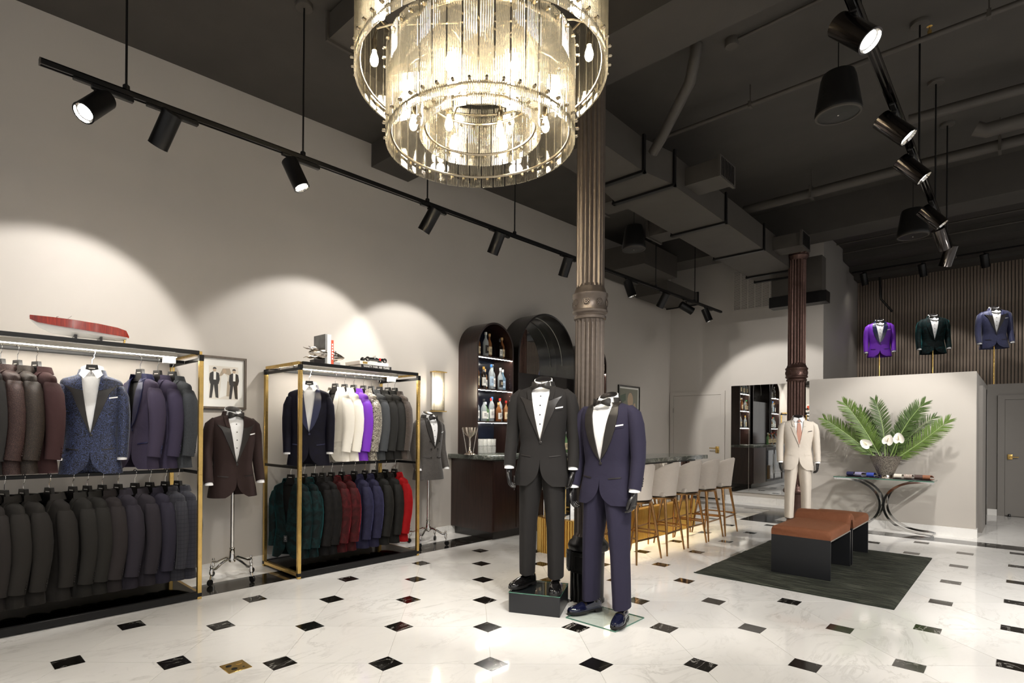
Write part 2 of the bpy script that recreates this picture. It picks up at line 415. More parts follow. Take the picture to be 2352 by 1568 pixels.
# ================================================================ WALLS
XW, YB = -5.38, 11.45
def ceilz(y): return 4.52+.034*y
struct('wall_left', MB().b2(XW-.2, XW, -3.2, YB+.2, -.06, 5.0), M_WALL)
struct('wall_back', MB().b2(XW, -2.55, YB, YB+.2, -.06, 5.1), M_WALL)
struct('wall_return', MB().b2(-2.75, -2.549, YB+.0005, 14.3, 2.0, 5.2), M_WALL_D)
bbl = struct('baseboard_left', MB(), M_WHITE)
for k in range(12):
    y0 = -3.0+k*1.0; o = MB().b2(0, .018, g, .998, 0, .10).build('baseboard_block', M_WHITE, bbl); o.location = (XW, y0, 0)
    if y0+1 > 5.06: break
bbb = struct('baseboard_back', MB(), M_WHITE)
for k in range(2):
    o = MB().b2(0, .92, -.018, 0, 0, .115).build('baseboard_block', M_WHITE, bbb); o.location = (-4.215+k*.922, YB, 0)
ce = MB(); z0, z1 = ceilz(-3.2), ceilz(14.4)
ce.add([(-5.6, -3.2, z0), (3.6, -3.2, z0), (3.6, 14.4, z1), (-5.6, 14.4, z1), (-5.6, -3.2, z0+.1), (3.6, -3.2, z0+.1), (3.6, 14.4, z1+.1), (-5.6, 14.4, z1+.1)],
       [(0, 3, 2, 1), (4, 5, 6, 7), (0, 1, 5, 4), (1, 2, 6, 5), (2, 3, 7, 6), (3, 0, 4, 7)])
ceiling = struct('ceiling', ce, M_CEIL)
# beams and dropped bands are pieces of the ceiling
for nm, b in (('beam', (-5.38, 3.6, 3.76, 4.30, 4.38, 4.72)), ('beam', (-5.38, 3.6, 9.62, 10.15, 4.36, 4.92)),
              ('soffit', (-2.54, 3.6, 12.9, 13.45, 4.72, 4.99)), ('soffit', (-2.54, 3.6, 13.45, 13.9, 4.62, 4.99)), ('soffit', (-2.54, 3.6, 13.9, 14.3, 4.55, 4.99))):
    MB().b2(*b).build(nm, M_CEIL, ceiling)
# fitting-room block: partition facing the shop, its end and the door wall beyond
part = struct('wall_partition', MB().b2(-2.36, -.445, 9.77, 9.90, 0, 2.17), M_WALL)
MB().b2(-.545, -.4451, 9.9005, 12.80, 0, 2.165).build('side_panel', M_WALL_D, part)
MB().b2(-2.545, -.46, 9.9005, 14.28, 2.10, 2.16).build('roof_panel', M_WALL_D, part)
for k in range(2):
    o = MB().b2(0, .955, -.02, 0, 0, .115).build('baseboard_block', M_WHITE, part); o.location = (-2.352+k*.957, 9.77, 0)
MB().b2(-.447, -.43, 9.77, 9.93, 0, .115).build('baseboard_block', M_WHITE, part)
MB().b2(-.4449, -.405, 10.35, 11.25, 0, 2.02).build('door_leaf', M_WALL_D, part)
MB().b2(-.4449, -.40, 11.35, 11.45, 0, 2.02).build('door_jamb', M_WOOD_D, part)
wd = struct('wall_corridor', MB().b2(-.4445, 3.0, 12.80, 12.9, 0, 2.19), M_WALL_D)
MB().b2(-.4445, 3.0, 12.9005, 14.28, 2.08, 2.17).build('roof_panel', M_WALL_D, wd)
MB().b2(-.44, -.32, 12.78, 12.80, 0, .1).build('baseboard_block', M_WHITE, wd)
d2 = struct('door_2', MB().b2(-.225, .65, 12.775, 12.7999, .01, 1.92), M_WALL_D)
fr = MB(); fr.b2(-.315, -.228, 12.77, 12.7998, 0, 2.0); fr.b2(-.2279, .75, 12.77, 12.7998, 1.925, 2.0); fr.build('door_frame', M_WALL_D, d2)
h = MB(); h.rbox((-.165, 12.765, .98), (.062, .02, .085), .004); h.tube([(-.165, 12.76, .98), (-.165, 12.72, .98), (-.06, 12.72, .98)], .009); h.build('door_handle', M_BRASS, d2)
MB().lathe([(.02, 0), (.02, .035), (.012, .045)], 12, (-.17, 12.72, 0)).build('door_stop', M_IRON_D, d2)
# slatted wall above
ws = struct('wall_slatted', MB().b2(-2.549, 3.0, 14.30, 14.4, 2.1, 5.1), M_IRON_D)
sl = None; x = -2.545; k = 0
while x < .95:
    if sl is None: sl = MB().b2(0, .036, -.03, 0, 2.12, 4.84).mesh('slat', M_SLAT)
    o = obj('slat', sl, ws); o.location = (x, 14.2999, 0); x += .0475
# ---- door in the back wall
d1 = struct('door_1', MB().b2(-5.285, -4.315, YB-.028, YB-.0005, .012, 2.10), M_WALL)
fr = MB(); fr.b2(-5.365, -5.290, YB-.04, YB-.0003, 0, 2.175); fr.b2(-4.310, -4.235, YB-.04, YB-.0003, 0, 2.175); fr.b2(-5.2898, -4.3102, YB-.04, YB-.0003, 2.105, 2.175)
fr.build('door_frame', M_WALL, d1)
h = MB(); h.rbox((-4.375, YB-.036, 1.0), (.07, .016, .13), .004); h.tube([(-4.375, YB-.04, 1.03), (-4.375, YB-.09, 1.03), (-4.51, YB-.09, 1.03)], .010); h.build('door_handle', M_BRASS, d1)
for z in (.3, 1.75): MB().lathe([(.009, 0), (.009, .1)], 8, (-5.287, YB-.042, z)).build('hinge', M_CHROME, d1)
MB().b2(-5.28, -4.32, YB-.034, YB-.029, .012, .03).build('door_sweep', M_IRON_D, d1)
# ---- tall mirrors on the back wall
for x0, x1, lb in ((-4.118, -3.79, 'narrow frameless wall mirror beside the grey door'), (-3.784, -2.72, 'wide frameless wall mirror behind the beige suited mannequin')):
    mr = thing('wall_mirror', lb, 'mirror', (x0, YB, .19), 0, 'mirrors on the back wall')
    MB().b2(0, x1-x0, -.014, -.002, 0, 2.07).build('mirror_pane', M_MIRROR, mr)
    MB().b2(.01, x1-x0-.01, -.0019, -.0002, .01, 2.06).build('backing', M_IRON_D, mr)
# ---- return-air grille
vg = thing('wall_grille', 'large white slotted air grille high on the back wall', 'air grille', (-4.11, YB, 3.72))
m = MB(); m.b2(0, .96, -.02, -.0005, 0, .03); m.b2(0, .96, -.02, -.0005, .77, .80); m.b2(0, .03, -.02, -.0005, .03, .77); m.b2(.93, .96, -.02, -.0005, .03, .77); m.build('frame', M_WALL, vg)
MB().b2(.03, .93, -.0035, -.0007, .03, .77).build('backing', M_IRON_D, vg)  # dark sheet added to stand for the shade in the louvre gaps
for k in range(1, 7): MB().b2(.03+k*.1286-.006, .03+k*.1286+.006, -.016, -.0006, .03, .77).build('mullion', M_WALL, vg)
lv = MB().box((0, 0, 0), (.9, .002, .014), Matrix.Rotation(.5, 3, 'X')).mesh('louvre', M_WALL)
for k in range(36):
    o = obj('louvre', lv, vg); o.location = (.48, -.009, .045+k*.0203)
# ================================================================ COLUMNS
def fluted(r, z0, z1, nfl=20, depth=.017):
    """fluted shaft with rounded flute ends"""
    seg = nfl*8; rings = []
    for z, f in [(z0, 0), (z0+.02, 0), (z0+.045, 1)]+[(z1-.045, 1), (z1-.02, 0), (z1, 0)]:
        ring = []
        for k in range(seg):
            ph = (k % 8)/8; d = depth*f*max(0, sin(pi*ph)**.7)*(1 if 0 < ph < 1 else 0)
            a = 2*pi*k/seg; ring.append(((r-d)*cos(a), (r-d)*sin(a), z))
        rings.append(ring)
    return rings
def rosette(r):
    m = MB()
    for q in range(8):
        a = q*pi/4; m.lathe([(.001, .008), (.007, .006), (.009, 0)], 8, (.016*cos(a), .016*sin(a), 0))
    m.lathe([(.031, 0), (.030, .004), (.026, .004), (.026, 0)], 20); m.lathe([(.009, 0), (.008, .008), (.001, .011)], 10); return m
def column(loc, label, mat, base_mat, r, ztop, zcol, cap, lower):
    t = thing('cast_iron_column', label, 'column', loc)
    MB().loft(fluted(r, .50, zcol-.11)).build('lower_shaft', mat, t, 30)
    MB().loft(fluted(r*.97, zcol+.11, ztop-.02)).build('upper_shaft', mat, t, 30)
    k = r/.112
    MB().lathe([(r, -.13), (r*1.10, -.125), (r*1.12, -.105), (r*1.02, -.095), (r*1.06, -.085), (r*1.2, -.075), (r*1.22, -.06), (r*1.16, -.05), (r*1.17, .045), (r*1.23, .055), (r*1.23, .075), (r*1.12, .085), (r*1.02, .12), (r*.97, .13)], 48, (0, 0, zcol)).build('collar', mat, t)
    for q in range(8):
        a = q*pi/4+.35; o = rosette(r).build('rosette', mat, t)
        o.matrix_local = Matrix.Translation((r*1.16*cos(a), r*1.16*sin(a), zcol)) @ Matrix.Rotation(a, 4, 'Z') @ Matrix.Rotation(pi/2, 4, 'Y')
    MB().lathe([(r*.98, .52), (r*1.08, .505), (r*1.12, .49), (r*1.34, .465), (r*1.42, .44), (r*1.36, .41), (r*1.12, .40), (r*1.10, .39)], 40).build('base_ring', base_mat, t)
    MB().lathe([(r*1.12, 0), (r*1.12, .02), (r*1.06, .03), (r*1.08, .2), (r*1.12, .39)], 32).build('plinth', base_mat, t)
    if lower:   # socket boxes and cables strapped to the foot
        for a, w in ((-2.35, .09), (-1.45, .13)):
            R = Matrix.Rotation(a, 3, 'Z'); p = R @ Vector((r*1.25, 0, .32))
            MB().rbox(p, (.05, w, .16), .004, 2, R).build('socket_box', base_mat, t)
            q = R @ Vector((r*1.25+.027, 0, .32)); MB().rbox(q, (.006, w*.55, .11), .002, 1, R).build('socket_plate', M_IRON_D, t)
        for a in (-2.6, -2.3, -1.9, -1.6, -1.2):
            p = [(r*1.16*cos(a+.03*sin(z*23)), r*1.16*sin(a+.03*sin(z*23)), z) for z in (.0, .05, .1, .15, .2, .25)]
            MB().tube(p, .009, 8).build('cable', M_IRON_D, t)
    if cap:
        MB().lathe([(r*.97, -.17), (r*1.05, -.16), (r*1.2, -.13), (r*1.28, -.11), (r*1.2, -.1), (r*1.18, -.04), (r*1.34, -.02), (r*1.36, 0), (r*1.3, .02), (r*1.25, .14)], 40, (0, 0, ztop)).build('capital', mat, t)
        for q in range(14):
            a = q*2*pi/14; MB().lathe([(.001, .014), (.016, .006), (.02, 0)], 8, (r*1.19*cos(a), r*1.19*sin(a), ztop-.07), Matrix.Rotation(a, 3, 'Z') @ Matrix.Rotation(pi/2, 3, 'Y')).build('leaf_boss', mat, t)
    return t
column((-2.49, 3.86, 0), 'tall fluted bronze-coloured iron column behind the two dark suited mannequins', M_IRON, M_IRON_D, .115, 4.39, 2.37, False, True)
column((-2.56, 9.86, 0), 'slim fluted red-brown iron column behind the beige suited mannequin', M_IRON2, M_IRON2, .128, 4.23, 2.29, True, False)
# ================================================================ DUCTS, PIPES, SPEAKERS
du = thing('air_duct', 'long black rectangular air duct with flanged joints below the ceiling', 'duct', (-2.98, 4.0, 3.95))
ys = [4.32, 5.15, 5.65, 7.10, 8.52, 9.90, 10.3]
for k, (a, b) in enumerate(zip(ys, ys[1:])):
    w0, w1 = ((.26, .26) if k == 0 else (.26, .345) if k == 1 else (.335, .335)); h0 = 0 if k < 5 else .0
    m = MB(); a2, b2 = a-4.0, b-4.0
    vs = []
    for y, w in ((a2, w0), (b2, w1)): vs += [(-w+.01, y, 0), (w, y, 0), (w, y, .33), (-w+.01, y, .33)]
    m.add(vs, [(0, 1, 2, 3), (7, 6, 5, 4), (0, 4, 5, 1), (1, 5, 6, 2), (2, 6, 7, 3), (3, 7, 4, 0)]); m.build('duct_section', M_DUCT, du)
    m = MB(); w = w1+.022
    m.b2(-w, w, b2-.03, b2+.03, -.025, -.001); m.b2(w1+.001, w, b2-.02, b2+.02, -.025, .36); m.b2(-w, -w1+.008, b2-.02, b2+.02, -.025, .36); m.build('flange', M_BLK, du)
for y, sgn in ((6.15, 1), (9.15, 1), (5.95, -1), (7.35, -1)):
    m = MB(); x0 = .336*sgn; m.b2(min(x0, x0+.36*sgn), max(x0, x0+.36*sgn), y-4.2, y-3.85, .08, .27); m.build('side_outlet', M_DUCT, du)
    x = x0+.36*sgn; f = MB(); f.b2(min(x, x+.03*sgn), max(x, x+.03*sgn), y-4.24, y-3.81, .06, .29); f.build('outlet_flange', M_DUCT, du)
    for k in range(9): MB().b2(min(x+.031*sgn, x+.036*sgn), max(x+.031*sgn, x+.036*sgn), y-4.2+k*.041, y-4.19+k*.041, .08, .27).build('grille_bar', M_BLK, du)
du2 = thing('air_duct', 'short black duct box hanging in the far left ceiling corner', 'duct', (-4.9, 9.3, 3.86))
MB().b2(-.42, .5, -.9, .3, .22, .60).build('duct_section', M_DUCT, du2); MB().b2(-.3, .32, .301, 1.6, .0, .22).build('duct_section', M_DUCT, du2)
MB().b2(-.32, .34, 1.6, 1.63, -.02, .24).build('end_cap', M_BLK, du2)
du3 = thing('air_duct', 'black duct box under the ceiling left of the chandelier', 'duct', (-3.86, 2.29, 4.38))
MB().b2(0, .95, 0, .45, 0, .20).build('duct_section', M_DUCT, du3); MB().b2(-.012, .012, -.02, .47, -.02, .21).build('flange', M_DUCT, du3)
du4 = thing('air_duct', 'black stepped duct end beside the red-brown column top', 'duct', (-2.75, 10.35, 3.6))
MB().b2(-.33, .42, 0, .25, .06, .62).build('duct_section', M_DUCT, du4); MB().b2(-.38, .47, .05, .3, -.12, .0599).build('end_cap', M_BLK, du4)
def pipe(label, pts, r, mat=M_DUCT, clamps=()):
    t = thing('ceiling_pipe', label, 'pipe', pts[0]); o = Vector(pts[0])
    MB().tube([Vector(p)-o for p in pts], r, 14).build('pipe_run', mat, t)
    for p in clamps:
        q = Vector(p)-o; m = MB(); m.box(q, (.025, r*2.6, r*2.6)); m.tube([q, q+Vector((0, 0, ceilz(p[1])-p[2]))], .006, 6); m.build('hanger_clamp', mat, t)
    return t
pipe('slender black pipe crossing the ceiling above the first round speaker', [(-2.9, 5.72, 4.52), (1.2, 5.72, 4.52)], .022, clamps=[(-.2, 5.72, 4.52), (-1.9, 5.72, 4.52)])
pipe('thin conduit ending in a round junction box under the ceiling', [(-1.75, 4.9, 4.66), (1.2, 4.82, 4.66)], .012)
jb = thing('junction_box', 'small round black junction box on the ceiling', 'junction box', (-1.78, 4.9, 4.62)); MB().lathe([(.05, 0), (.055, .01), (.055, .07)], 20).build('box_body', M_DUCT, jb)
pipe('thick black pipe running along the ceiling in front of the far beam', [(-2.85, 8.35, 4.50), (-.98, 8.32, 4.50), (1.2, 8.45, 4.52)], .06, clamps=[(-2.0, 8.33, 4.5), (-.2, 8.36, 4.5)])
pipe('black insulated pipe with a rounded elbow high at the right', [(-.85, 7.15, 4.54), (-.2, 7.2, 4.54), (1.2, 7.35, 4.55)], .05, clamps=[(.1, 7.23, 4.54)])
pipe('short fat black pipe below the insulated pipe at the right', [(-.36, 7.48, 4.40), (-.28, 7.5, 4.36), (1.2, 7.62, 4.40)], .07, clamps=[(.1, 7.53, 4.36)])
pipe('bent black drain pipe dropping from the ceiling behind the big column', [(-2.02, 4.75, 4.68), (-2.03, 4.76, 4.60), (-2.12, 4.86, 4.45), (-2.5, 5.1, 4.18), (-2.62, 5.16, 4.1)], .05)
for k, (y, z) in enumerate(((11.3, 4.80), (11.9, 4.78), (12.4, 4.74))):
    pipe(('front', 'middle', 'rear')[k]+'most of three thin conduits along the far ceiling above the slatted wall', [(-2.45, y, z), (1.2, y+.05, z)], .014)
sp = thing('sprinkler_head', 'small upright sprinkler head on the slender ceiling pipe', 'sprinkler', (-.55, 5.72, 4.54))
MB().lathe([(.014, 0), (.014, .03), (.006, .035), (.006, .06), (.02, .062), (.002, .066)], 12).build('sprinkler_body', M_BRASS, sp)
def speaker(loc, label, s=1.0):
    t = thing('pendant_speaker', label, 'speaker', loc, 0, 'round speakers hanging from the ceiling')
    MB().lathe([(.012, .36*s), (.06*s, .358*s), (.115*s, .34*s), (.128*s, .30*s), (.165*s, .06*s), (.17*s, .03*s), (.165*s, .008*s)], 36).build('cabinet', M_IRON_D, t)
    MB().lathe([(.166*s, .012*s), (.166*s, 0), (.150*s, -.003), (.148*s, .006*s)], 36, cap=False).build('trim_ring', M_DUCT, t)
    MB().lathe([(.149*s, .004*s), (.10*s, .0), (.001, -.002)], 36).build('speaker_grille', M_IRON_D, t)
    MB().lathe([(.006, -.006), (.006, .0)], 8).build('logo_dot', M_TAGW, t)
    MB().tube([(0, 0, .35*s), (0, 0, ceilz(loc[1])-loc[2])], .004, 6).build('suspension_cable', M_BLK, t)
speaker((-1.11, 5.42, 3.99), 'largest black pendant speaker, hanging beside the right spotlight track')
speaker((-1.02, 9.0, 3.86), 'black pendant speaker hanging before the far ceiling beam')
speaker((-3.85, 7.05, 3.86), 'smallest-looking black pendant speaker below the long duct', .95)
# ================================================================ SPOTLIGHT TRACKS
HB = HR = HL = None
def spot_head(p, d, label, mat=M_BLK, power=0, size=62, blend=.3, group=None, target=None):
    """p: point on the track underside; d: where the barrel points"""
    global HB, HR, HL
    d = Vector(d).normalized(); t = thing('track_spotlight', label, 'spotlight', p, 0, group)
    m = MB(); m.rbox((0, .09, -.014), (.034, .22, .028), .004, 1); m.rbox((0, -.06, -.008), (.03, .10, .016), .003, 1); m.build('adapter', M_BLK, t)
    MB().tube([(0, 0, -.01), (0, 0, -.09)], .008, 8).build('stem', M_BLK, t); MB().lathe([(.014, -.03), (.014, -.008)], 10).build('swivel', M_BLK, t)
    R = d.to_track_quat('Z', 'Y').to_matrix(); c = Vector((0, 0, -.125))
    prof = [(.04, -.115), (.056, -.115), (.060, -.111), (.060, .112), (.062, .115), (.054, .115), (.052, .09)]
    m = MB().lathe(prof, 36, c, R, cap=True); m.build('barrel', mat, t)
    MB().lathe([(.0538, .1152), (.050, .098), (.044, .096)], 30, c, R, cap=False).build('reflector_ring', M_CHROME, t)
    if power > 0: MB().lathe([(.043, .0965), (.001, .0966)], 24, c, R, cap=False).build('lens', M_LENS, t)
    if power > 0:
        q = Vector(p)+c+d*.15; spot_lamp(q, Vector(target) if target else q+d, power, size, blend, parent=t)
    return t
def track(label, p0, p1, w, mat, rods, canz):
    v = Vector(p1)-Vector(p0); t = thing('light_track', label, 'light track', p0); L = v.length
    R = v.to_track_quat('Y', 'Z').to_matrix()
    m = MB()
    for bx in ((-w/2, -w/2+.006, 0, .034), (w/2-.006, w/2, 0, .034), (-w/2, w/2, .028, .034)):
        m.b2(bx[0], bx[1], 0, L, bx[2], bx[3])
    m.b2(-.004, .004, 0, L, .004, .028); m.xf(R.to_4x4()); m.build('rail', mat, t)
    MB().b2(-w/2, w/2, -.006, 0, 0, .034).xf(R.to_4x4()).build('end_cap', M_DUCT, t)
    MB().b2(-w/2, w/2, L, L+.006, 0, .034).xf(R.to_4x4()).build('end_cap', M_DUCT, t)
    for s in rods:
        q = v*s; h = ceilz(p0[1]+q.y)-(p0[2]+q.z)
        MB().tube([q+Vector((0, 0, .03)), q+Vector((0, 0, h))], .007, 8).build('drop_rod', M_BLK, t)
        MB().lathe([(.02, .03), (.02, .06), (.01, .07)], 12, q).build('rod_socket', M_BLK, t)
        MB().lathe([(.062, h-.03), (.065, h-.026), (.065, h)], 24, q).build('canopy', M_DUCT, t)
    return t
TL0, TL1 = (-3.93, .52, 3.38), (-3.93, 10.39, 3.515)
track('long black spotlight track parallel to the left wall', TL0, TL1, .036, M_BLK, [(y-.52)/9.87 for y in (.94, 2.12, 3.37, 4.61, 7.86, 9.25)], 4.6)
def tl(y): return (-3.93, y, 3.38+.0137*(y-.52))
GL = 'spotlights on the left track'
for y, d, lb, pw, tg in (
    (.78, (1.0, -1.66, -2.2), 'black spotlight nearest the camera end of the left track, lens turned to view', 90, (-2.7, -.9, 0)),
    (1.16, (-.62, -.22, -.85), 'second black spotlight from the near end of the left track', 150, (-5.38, .80, 1.75)),
    (2.06, (.3, .3, -.9), 'third black spotlight on the left track, tilted to the right', 90, (-3.2, 2.9, 0)),
    (3.40, (-.55, -.2, -.85), 'black spotlight aimed at the wall just under the chandelier', 150, (-5.38, 2.93, 1.75)),
    (4.32, (-.5, 0, -.87), 'fifth black spotlight on the left track, right of the chandelier rim', 150, (-5.38, 4.25, 1.7)),
    (5.56, (-.45, .1, -.9), 'sixth black spotlight on the left track, just left of the big column', 55, (-4.9, 6.0, 1.0)),
    (7.09, (.25, .2, -.95), 'black spotlight on the left track just right of the big column', 90, (-3.3, 7.0, 0)),
    (8.11, (-.55, .1, -.8), 'third black spotlight from the far end of the left track', 40, (-5.0, 8.6, .9)),
    (8.93, (.55, .62, -.45), 'second black spotlight from the far end of the left track, turned right', 170, (-3.3, 11.45, 1.55)),
    (9.76, (.3, .2, -.9), 'black spotlight at the far end of the left track', 60, (-3.4, 10.0, 0))):
    wall = tg[0] < -5.2
    spot_head(tl(y), d, lb, M_BLK, pw*(.62 if wall else 1), 74 if wall else 62, .3 if wall or y == 8.93 else .45, GL, tg)
TR0, TR1 = (-.62, .2, 3.50), (-.62, 9.0, 3.50)
track('dark chrome spotlight track hanging at the upper right', TR0, TR1, .05, M_GUN, [(y-.2)/8.8 for y in (1.2, 3.5, 5.80, 6.97, 8.09)], 4.75)
GR = 'spotlights on the right track'
for y, d, lb, pw, tg in (
    (3.35, (.62, -.15, -.75), 'largest dark chrome spotlight at the top right of the picture', 110, (1.2, 3.0, 0)),
    (4.59, (.60, .05, -.70), 'second glowing spotlight down the right track', 110, (1.0, 4.8, 0)),
    (5.40, (.62, .1, -.75), 'third spotlight down the right track, below the bright glowing one', 110, (.9, 5.9, 0)),
    (6.72, (.58, .1, -.72), 'fourth glowing spotlight down the right track, beside a pendant speaker', 110, (.6, 7.2, 0)),
    (7.55, (.2, .5, -.8), 'fifth spotlight of the right track, lens tipped down and right', 60, (-1.9, 9.3, 1.2)),
    (8.30, (-.3, .35, -.9), 'last spotlight of the right track, seen before the slatted wall', 120, (-1.35, 9.6, 1.0)),
    (2.60, (-.6, .3, -.8), 'added unseen spotlight on the right track aimed at the navy suit', 130, (-2.15, 3.55, 1.1)),  # from here down: unseen heads added to light the mannequins, floor and suits
    (2.05, (-.6, .4, -.8), 'added unseen spotlight on the right track aimed at the black suit', 130, (-2.65, 3.4, 1.2)),
    (1.40, (-.7, .1, -.7), 'added unseen spotlight on the near right track aimed at the open floor', 95, (-2.2, 1.6, 0)),
    (.75, (-.8, .2, -.6), 'added unseen spotlight at the near end of the right track aimed at the hanging suits', 60, (-4.7, 1.0, .9))):
    spot_head((-.62, y, 3.50), d, lb, M_GUN, pw, 60 if y > 2.7 else 50, .5, GR, tg)
TQ0, TQ1 = (1.95, -.4, 3.50), (1.95, 8.6, 3.50)  # unseen track, added with its lamps to brighten the right floor and partition
track('dark chrome spotlight track added further right, out of view', TQ0, TQ1, .05, M_GUN, [.1, .37, .63, .9], 4.75)
for y, lb, pw, tg in ((.6, 'first added spotlight of the outer right track, aimed at the near floor', 185, (-1.2, 1.9, 0)), (2.2, 'second added spotlight of the outer right track, aimed at the middle floor', 190, (-.6, 3.6, 0)), (3.6, 'third added spotlight of the outer right track, aimed at the rug edge', 200, (-.4, 5.4, 0)),
                      (4.9, 'fourth added spotlight of the outer right track, aimed at the bench', 200, (-1.6, 6.9, .3)), (6.0, 'fifth added spotlight of the outer right track, aimed at the vase', 210, (-1.5, 9.75, 1.3)), (7.0, 'sixth added spotlight of the outer right track, aimed at the partition end', 215, (-.9, 9.75, 1.5)), (7.9, 'last added spotlight of the outer right track, aimed at the corridor', 70, (.0, 12.5, .6))):
    spot_head((1.95, y, 3.50), Vector(tg)-Vector((1.95, y, 3.4)), lb, M_GUN, pw, 62, .6, 'added spotlights on the outer right track', tg)
# loft lights over the slatted wall
lt = thing('light_track', 'short black track with small lamps above the slatted wall', 'light track', (-2.45, 13.2, 4.52))
MB().b2(0, 3.0, -.018, .018, 0, .03).build('rail', M_BLK, lt)
for x in (-2.25, -1.35, -.5):
    spot_head((x, 13.2, 4.50), (.1, .35, -.9), ('left', 'middle', 'right')[int((x+2.3)/.85)]+' small spotlight over the slatted wall busts', M_BLK, 48, 58, .5, 'spotlights over the busts', (x+.2, 13.75, 3.1))
am = thing('bent_rod', 'bent black rod arm hanging before the slatted wall over the purple bust', 'rod', (-2.12, 14.0, 4.55))
MB().tube([(0, 0, 0), (.02, 0, -.45), (.20, 0, -.72), (.21, 0, -.74)], .02, 10).build('rod', M_BLK, am)

# ================================================================ CHANDELIER
CX, CY = -2.225, 2.30
ch = thing('chandelier', 'tiered chandelier of fluted crystal plates on round metal hoops, lit warm', 'chandelier', (CX, CY, 2.97))
def flute_plate(w, h, n=6, t=.016):
    """a plate cast as a row of n round rods; hangs from z=h down to 0, hook studs on top"""
    m = MB(); outer = []; 
    for k in range(n*6+1):
        u = k/(n*6); x = -w/2+w*u; outer.append((x, -t*.45*abs(sin(pi*n*u))-.003))
    inner = [(x, .003) for x, y in reversed(outer[::6])]
    m.prism(outer+inner, 0, h); return m
HO = plain('chandelier_steel', '#b9ad97', .2, 1.0)
def hoop(R, z, r=.008):
    pts = [(R*cos(2*pi*k/64), R*sin(2*pi*k/64), z) for k in range(65)]
    return MB().tube(pts, r, 8, False)
def tier(R, z0, h, n, name):
    me = flute_plate(2*pi*R/n*.89, h).mesh(name, M_CRYST, 30)
    st = MB().lathe([(.009, 0), (.009, .016), (.005, .02)], 8, (0, -.012, h-.05), Matrix.Rotation(pi/2, 3, 'X'))
    sm = st.mesh('stud', HO)
    for k in range(n):
        a = 2*pi*k/n; o = obj(name, me, ch); o.location = (R*cos(a), R*sin(a), z0); o.rotation_euler = (0, 0, a+pi/2)
        s = obj('stud', sm, o); s = obj('stud', sm, o); s.location = (0, 0, .11-h)
    for z in (z0+.06, z0+h-.05): hoop(R-.018, z).build('hoop', HO, ch)
tier(.70, .36, .62, 58, 'crystal_plate')
tier(.525, 0, .52, 42, 'crystal_plate')
tier(.335, .055, .30, 28, 'crystal_plate')
MB().lathe([(.001, .30), (.12, .31), (.17, .34), (.172, .35), (.12, .37), (.05, .40), (.02, .45), (.02, 1.65)], 32).build('hub', M_CHROME, ch)
MB().lathe([(.15, 1.60), (.15, 1.635)], 32).build('canopy', M_DUCT, ch)
bl = MB().lathe([(.011, .055), (.012, .04), (.022, .01), (.024, -.01), (.018, -.03), (.001, -.042)], 14).mesh('bulb', M_BULB)
for R, z, n, off, pw in ((.615, .52, 10, .1, 3.2), (.43, .22, 8, .4, 3.2), (.22, .20, 4, .2, 2.5)):
    for k in range(n):
        a = 2*pi*k/n+off; p = Vector((R*cos(a), R*sin(a), z))
        arm = MB(); arm.tube([(0.02*cos(a), .02*sin(a), z+.20), (p.x*.85, p.y*.85, z+.20), (p.x*.98, p.y*.98, z+.18), (p.x, p.y, z+.13), (p.x, p.y, z+.05)], .007, 8)
        arm.lathe([(.014, .05), (.016, .06), (.016, .11), (.010, .12)], 12, p); ao = arm.build('lamp_arm', HO, ch)
        b = obj('bulb', bl, ao); b.location = p
        point_lamp((p.x, p.y, z-.075), pw, .03, parent=ch)

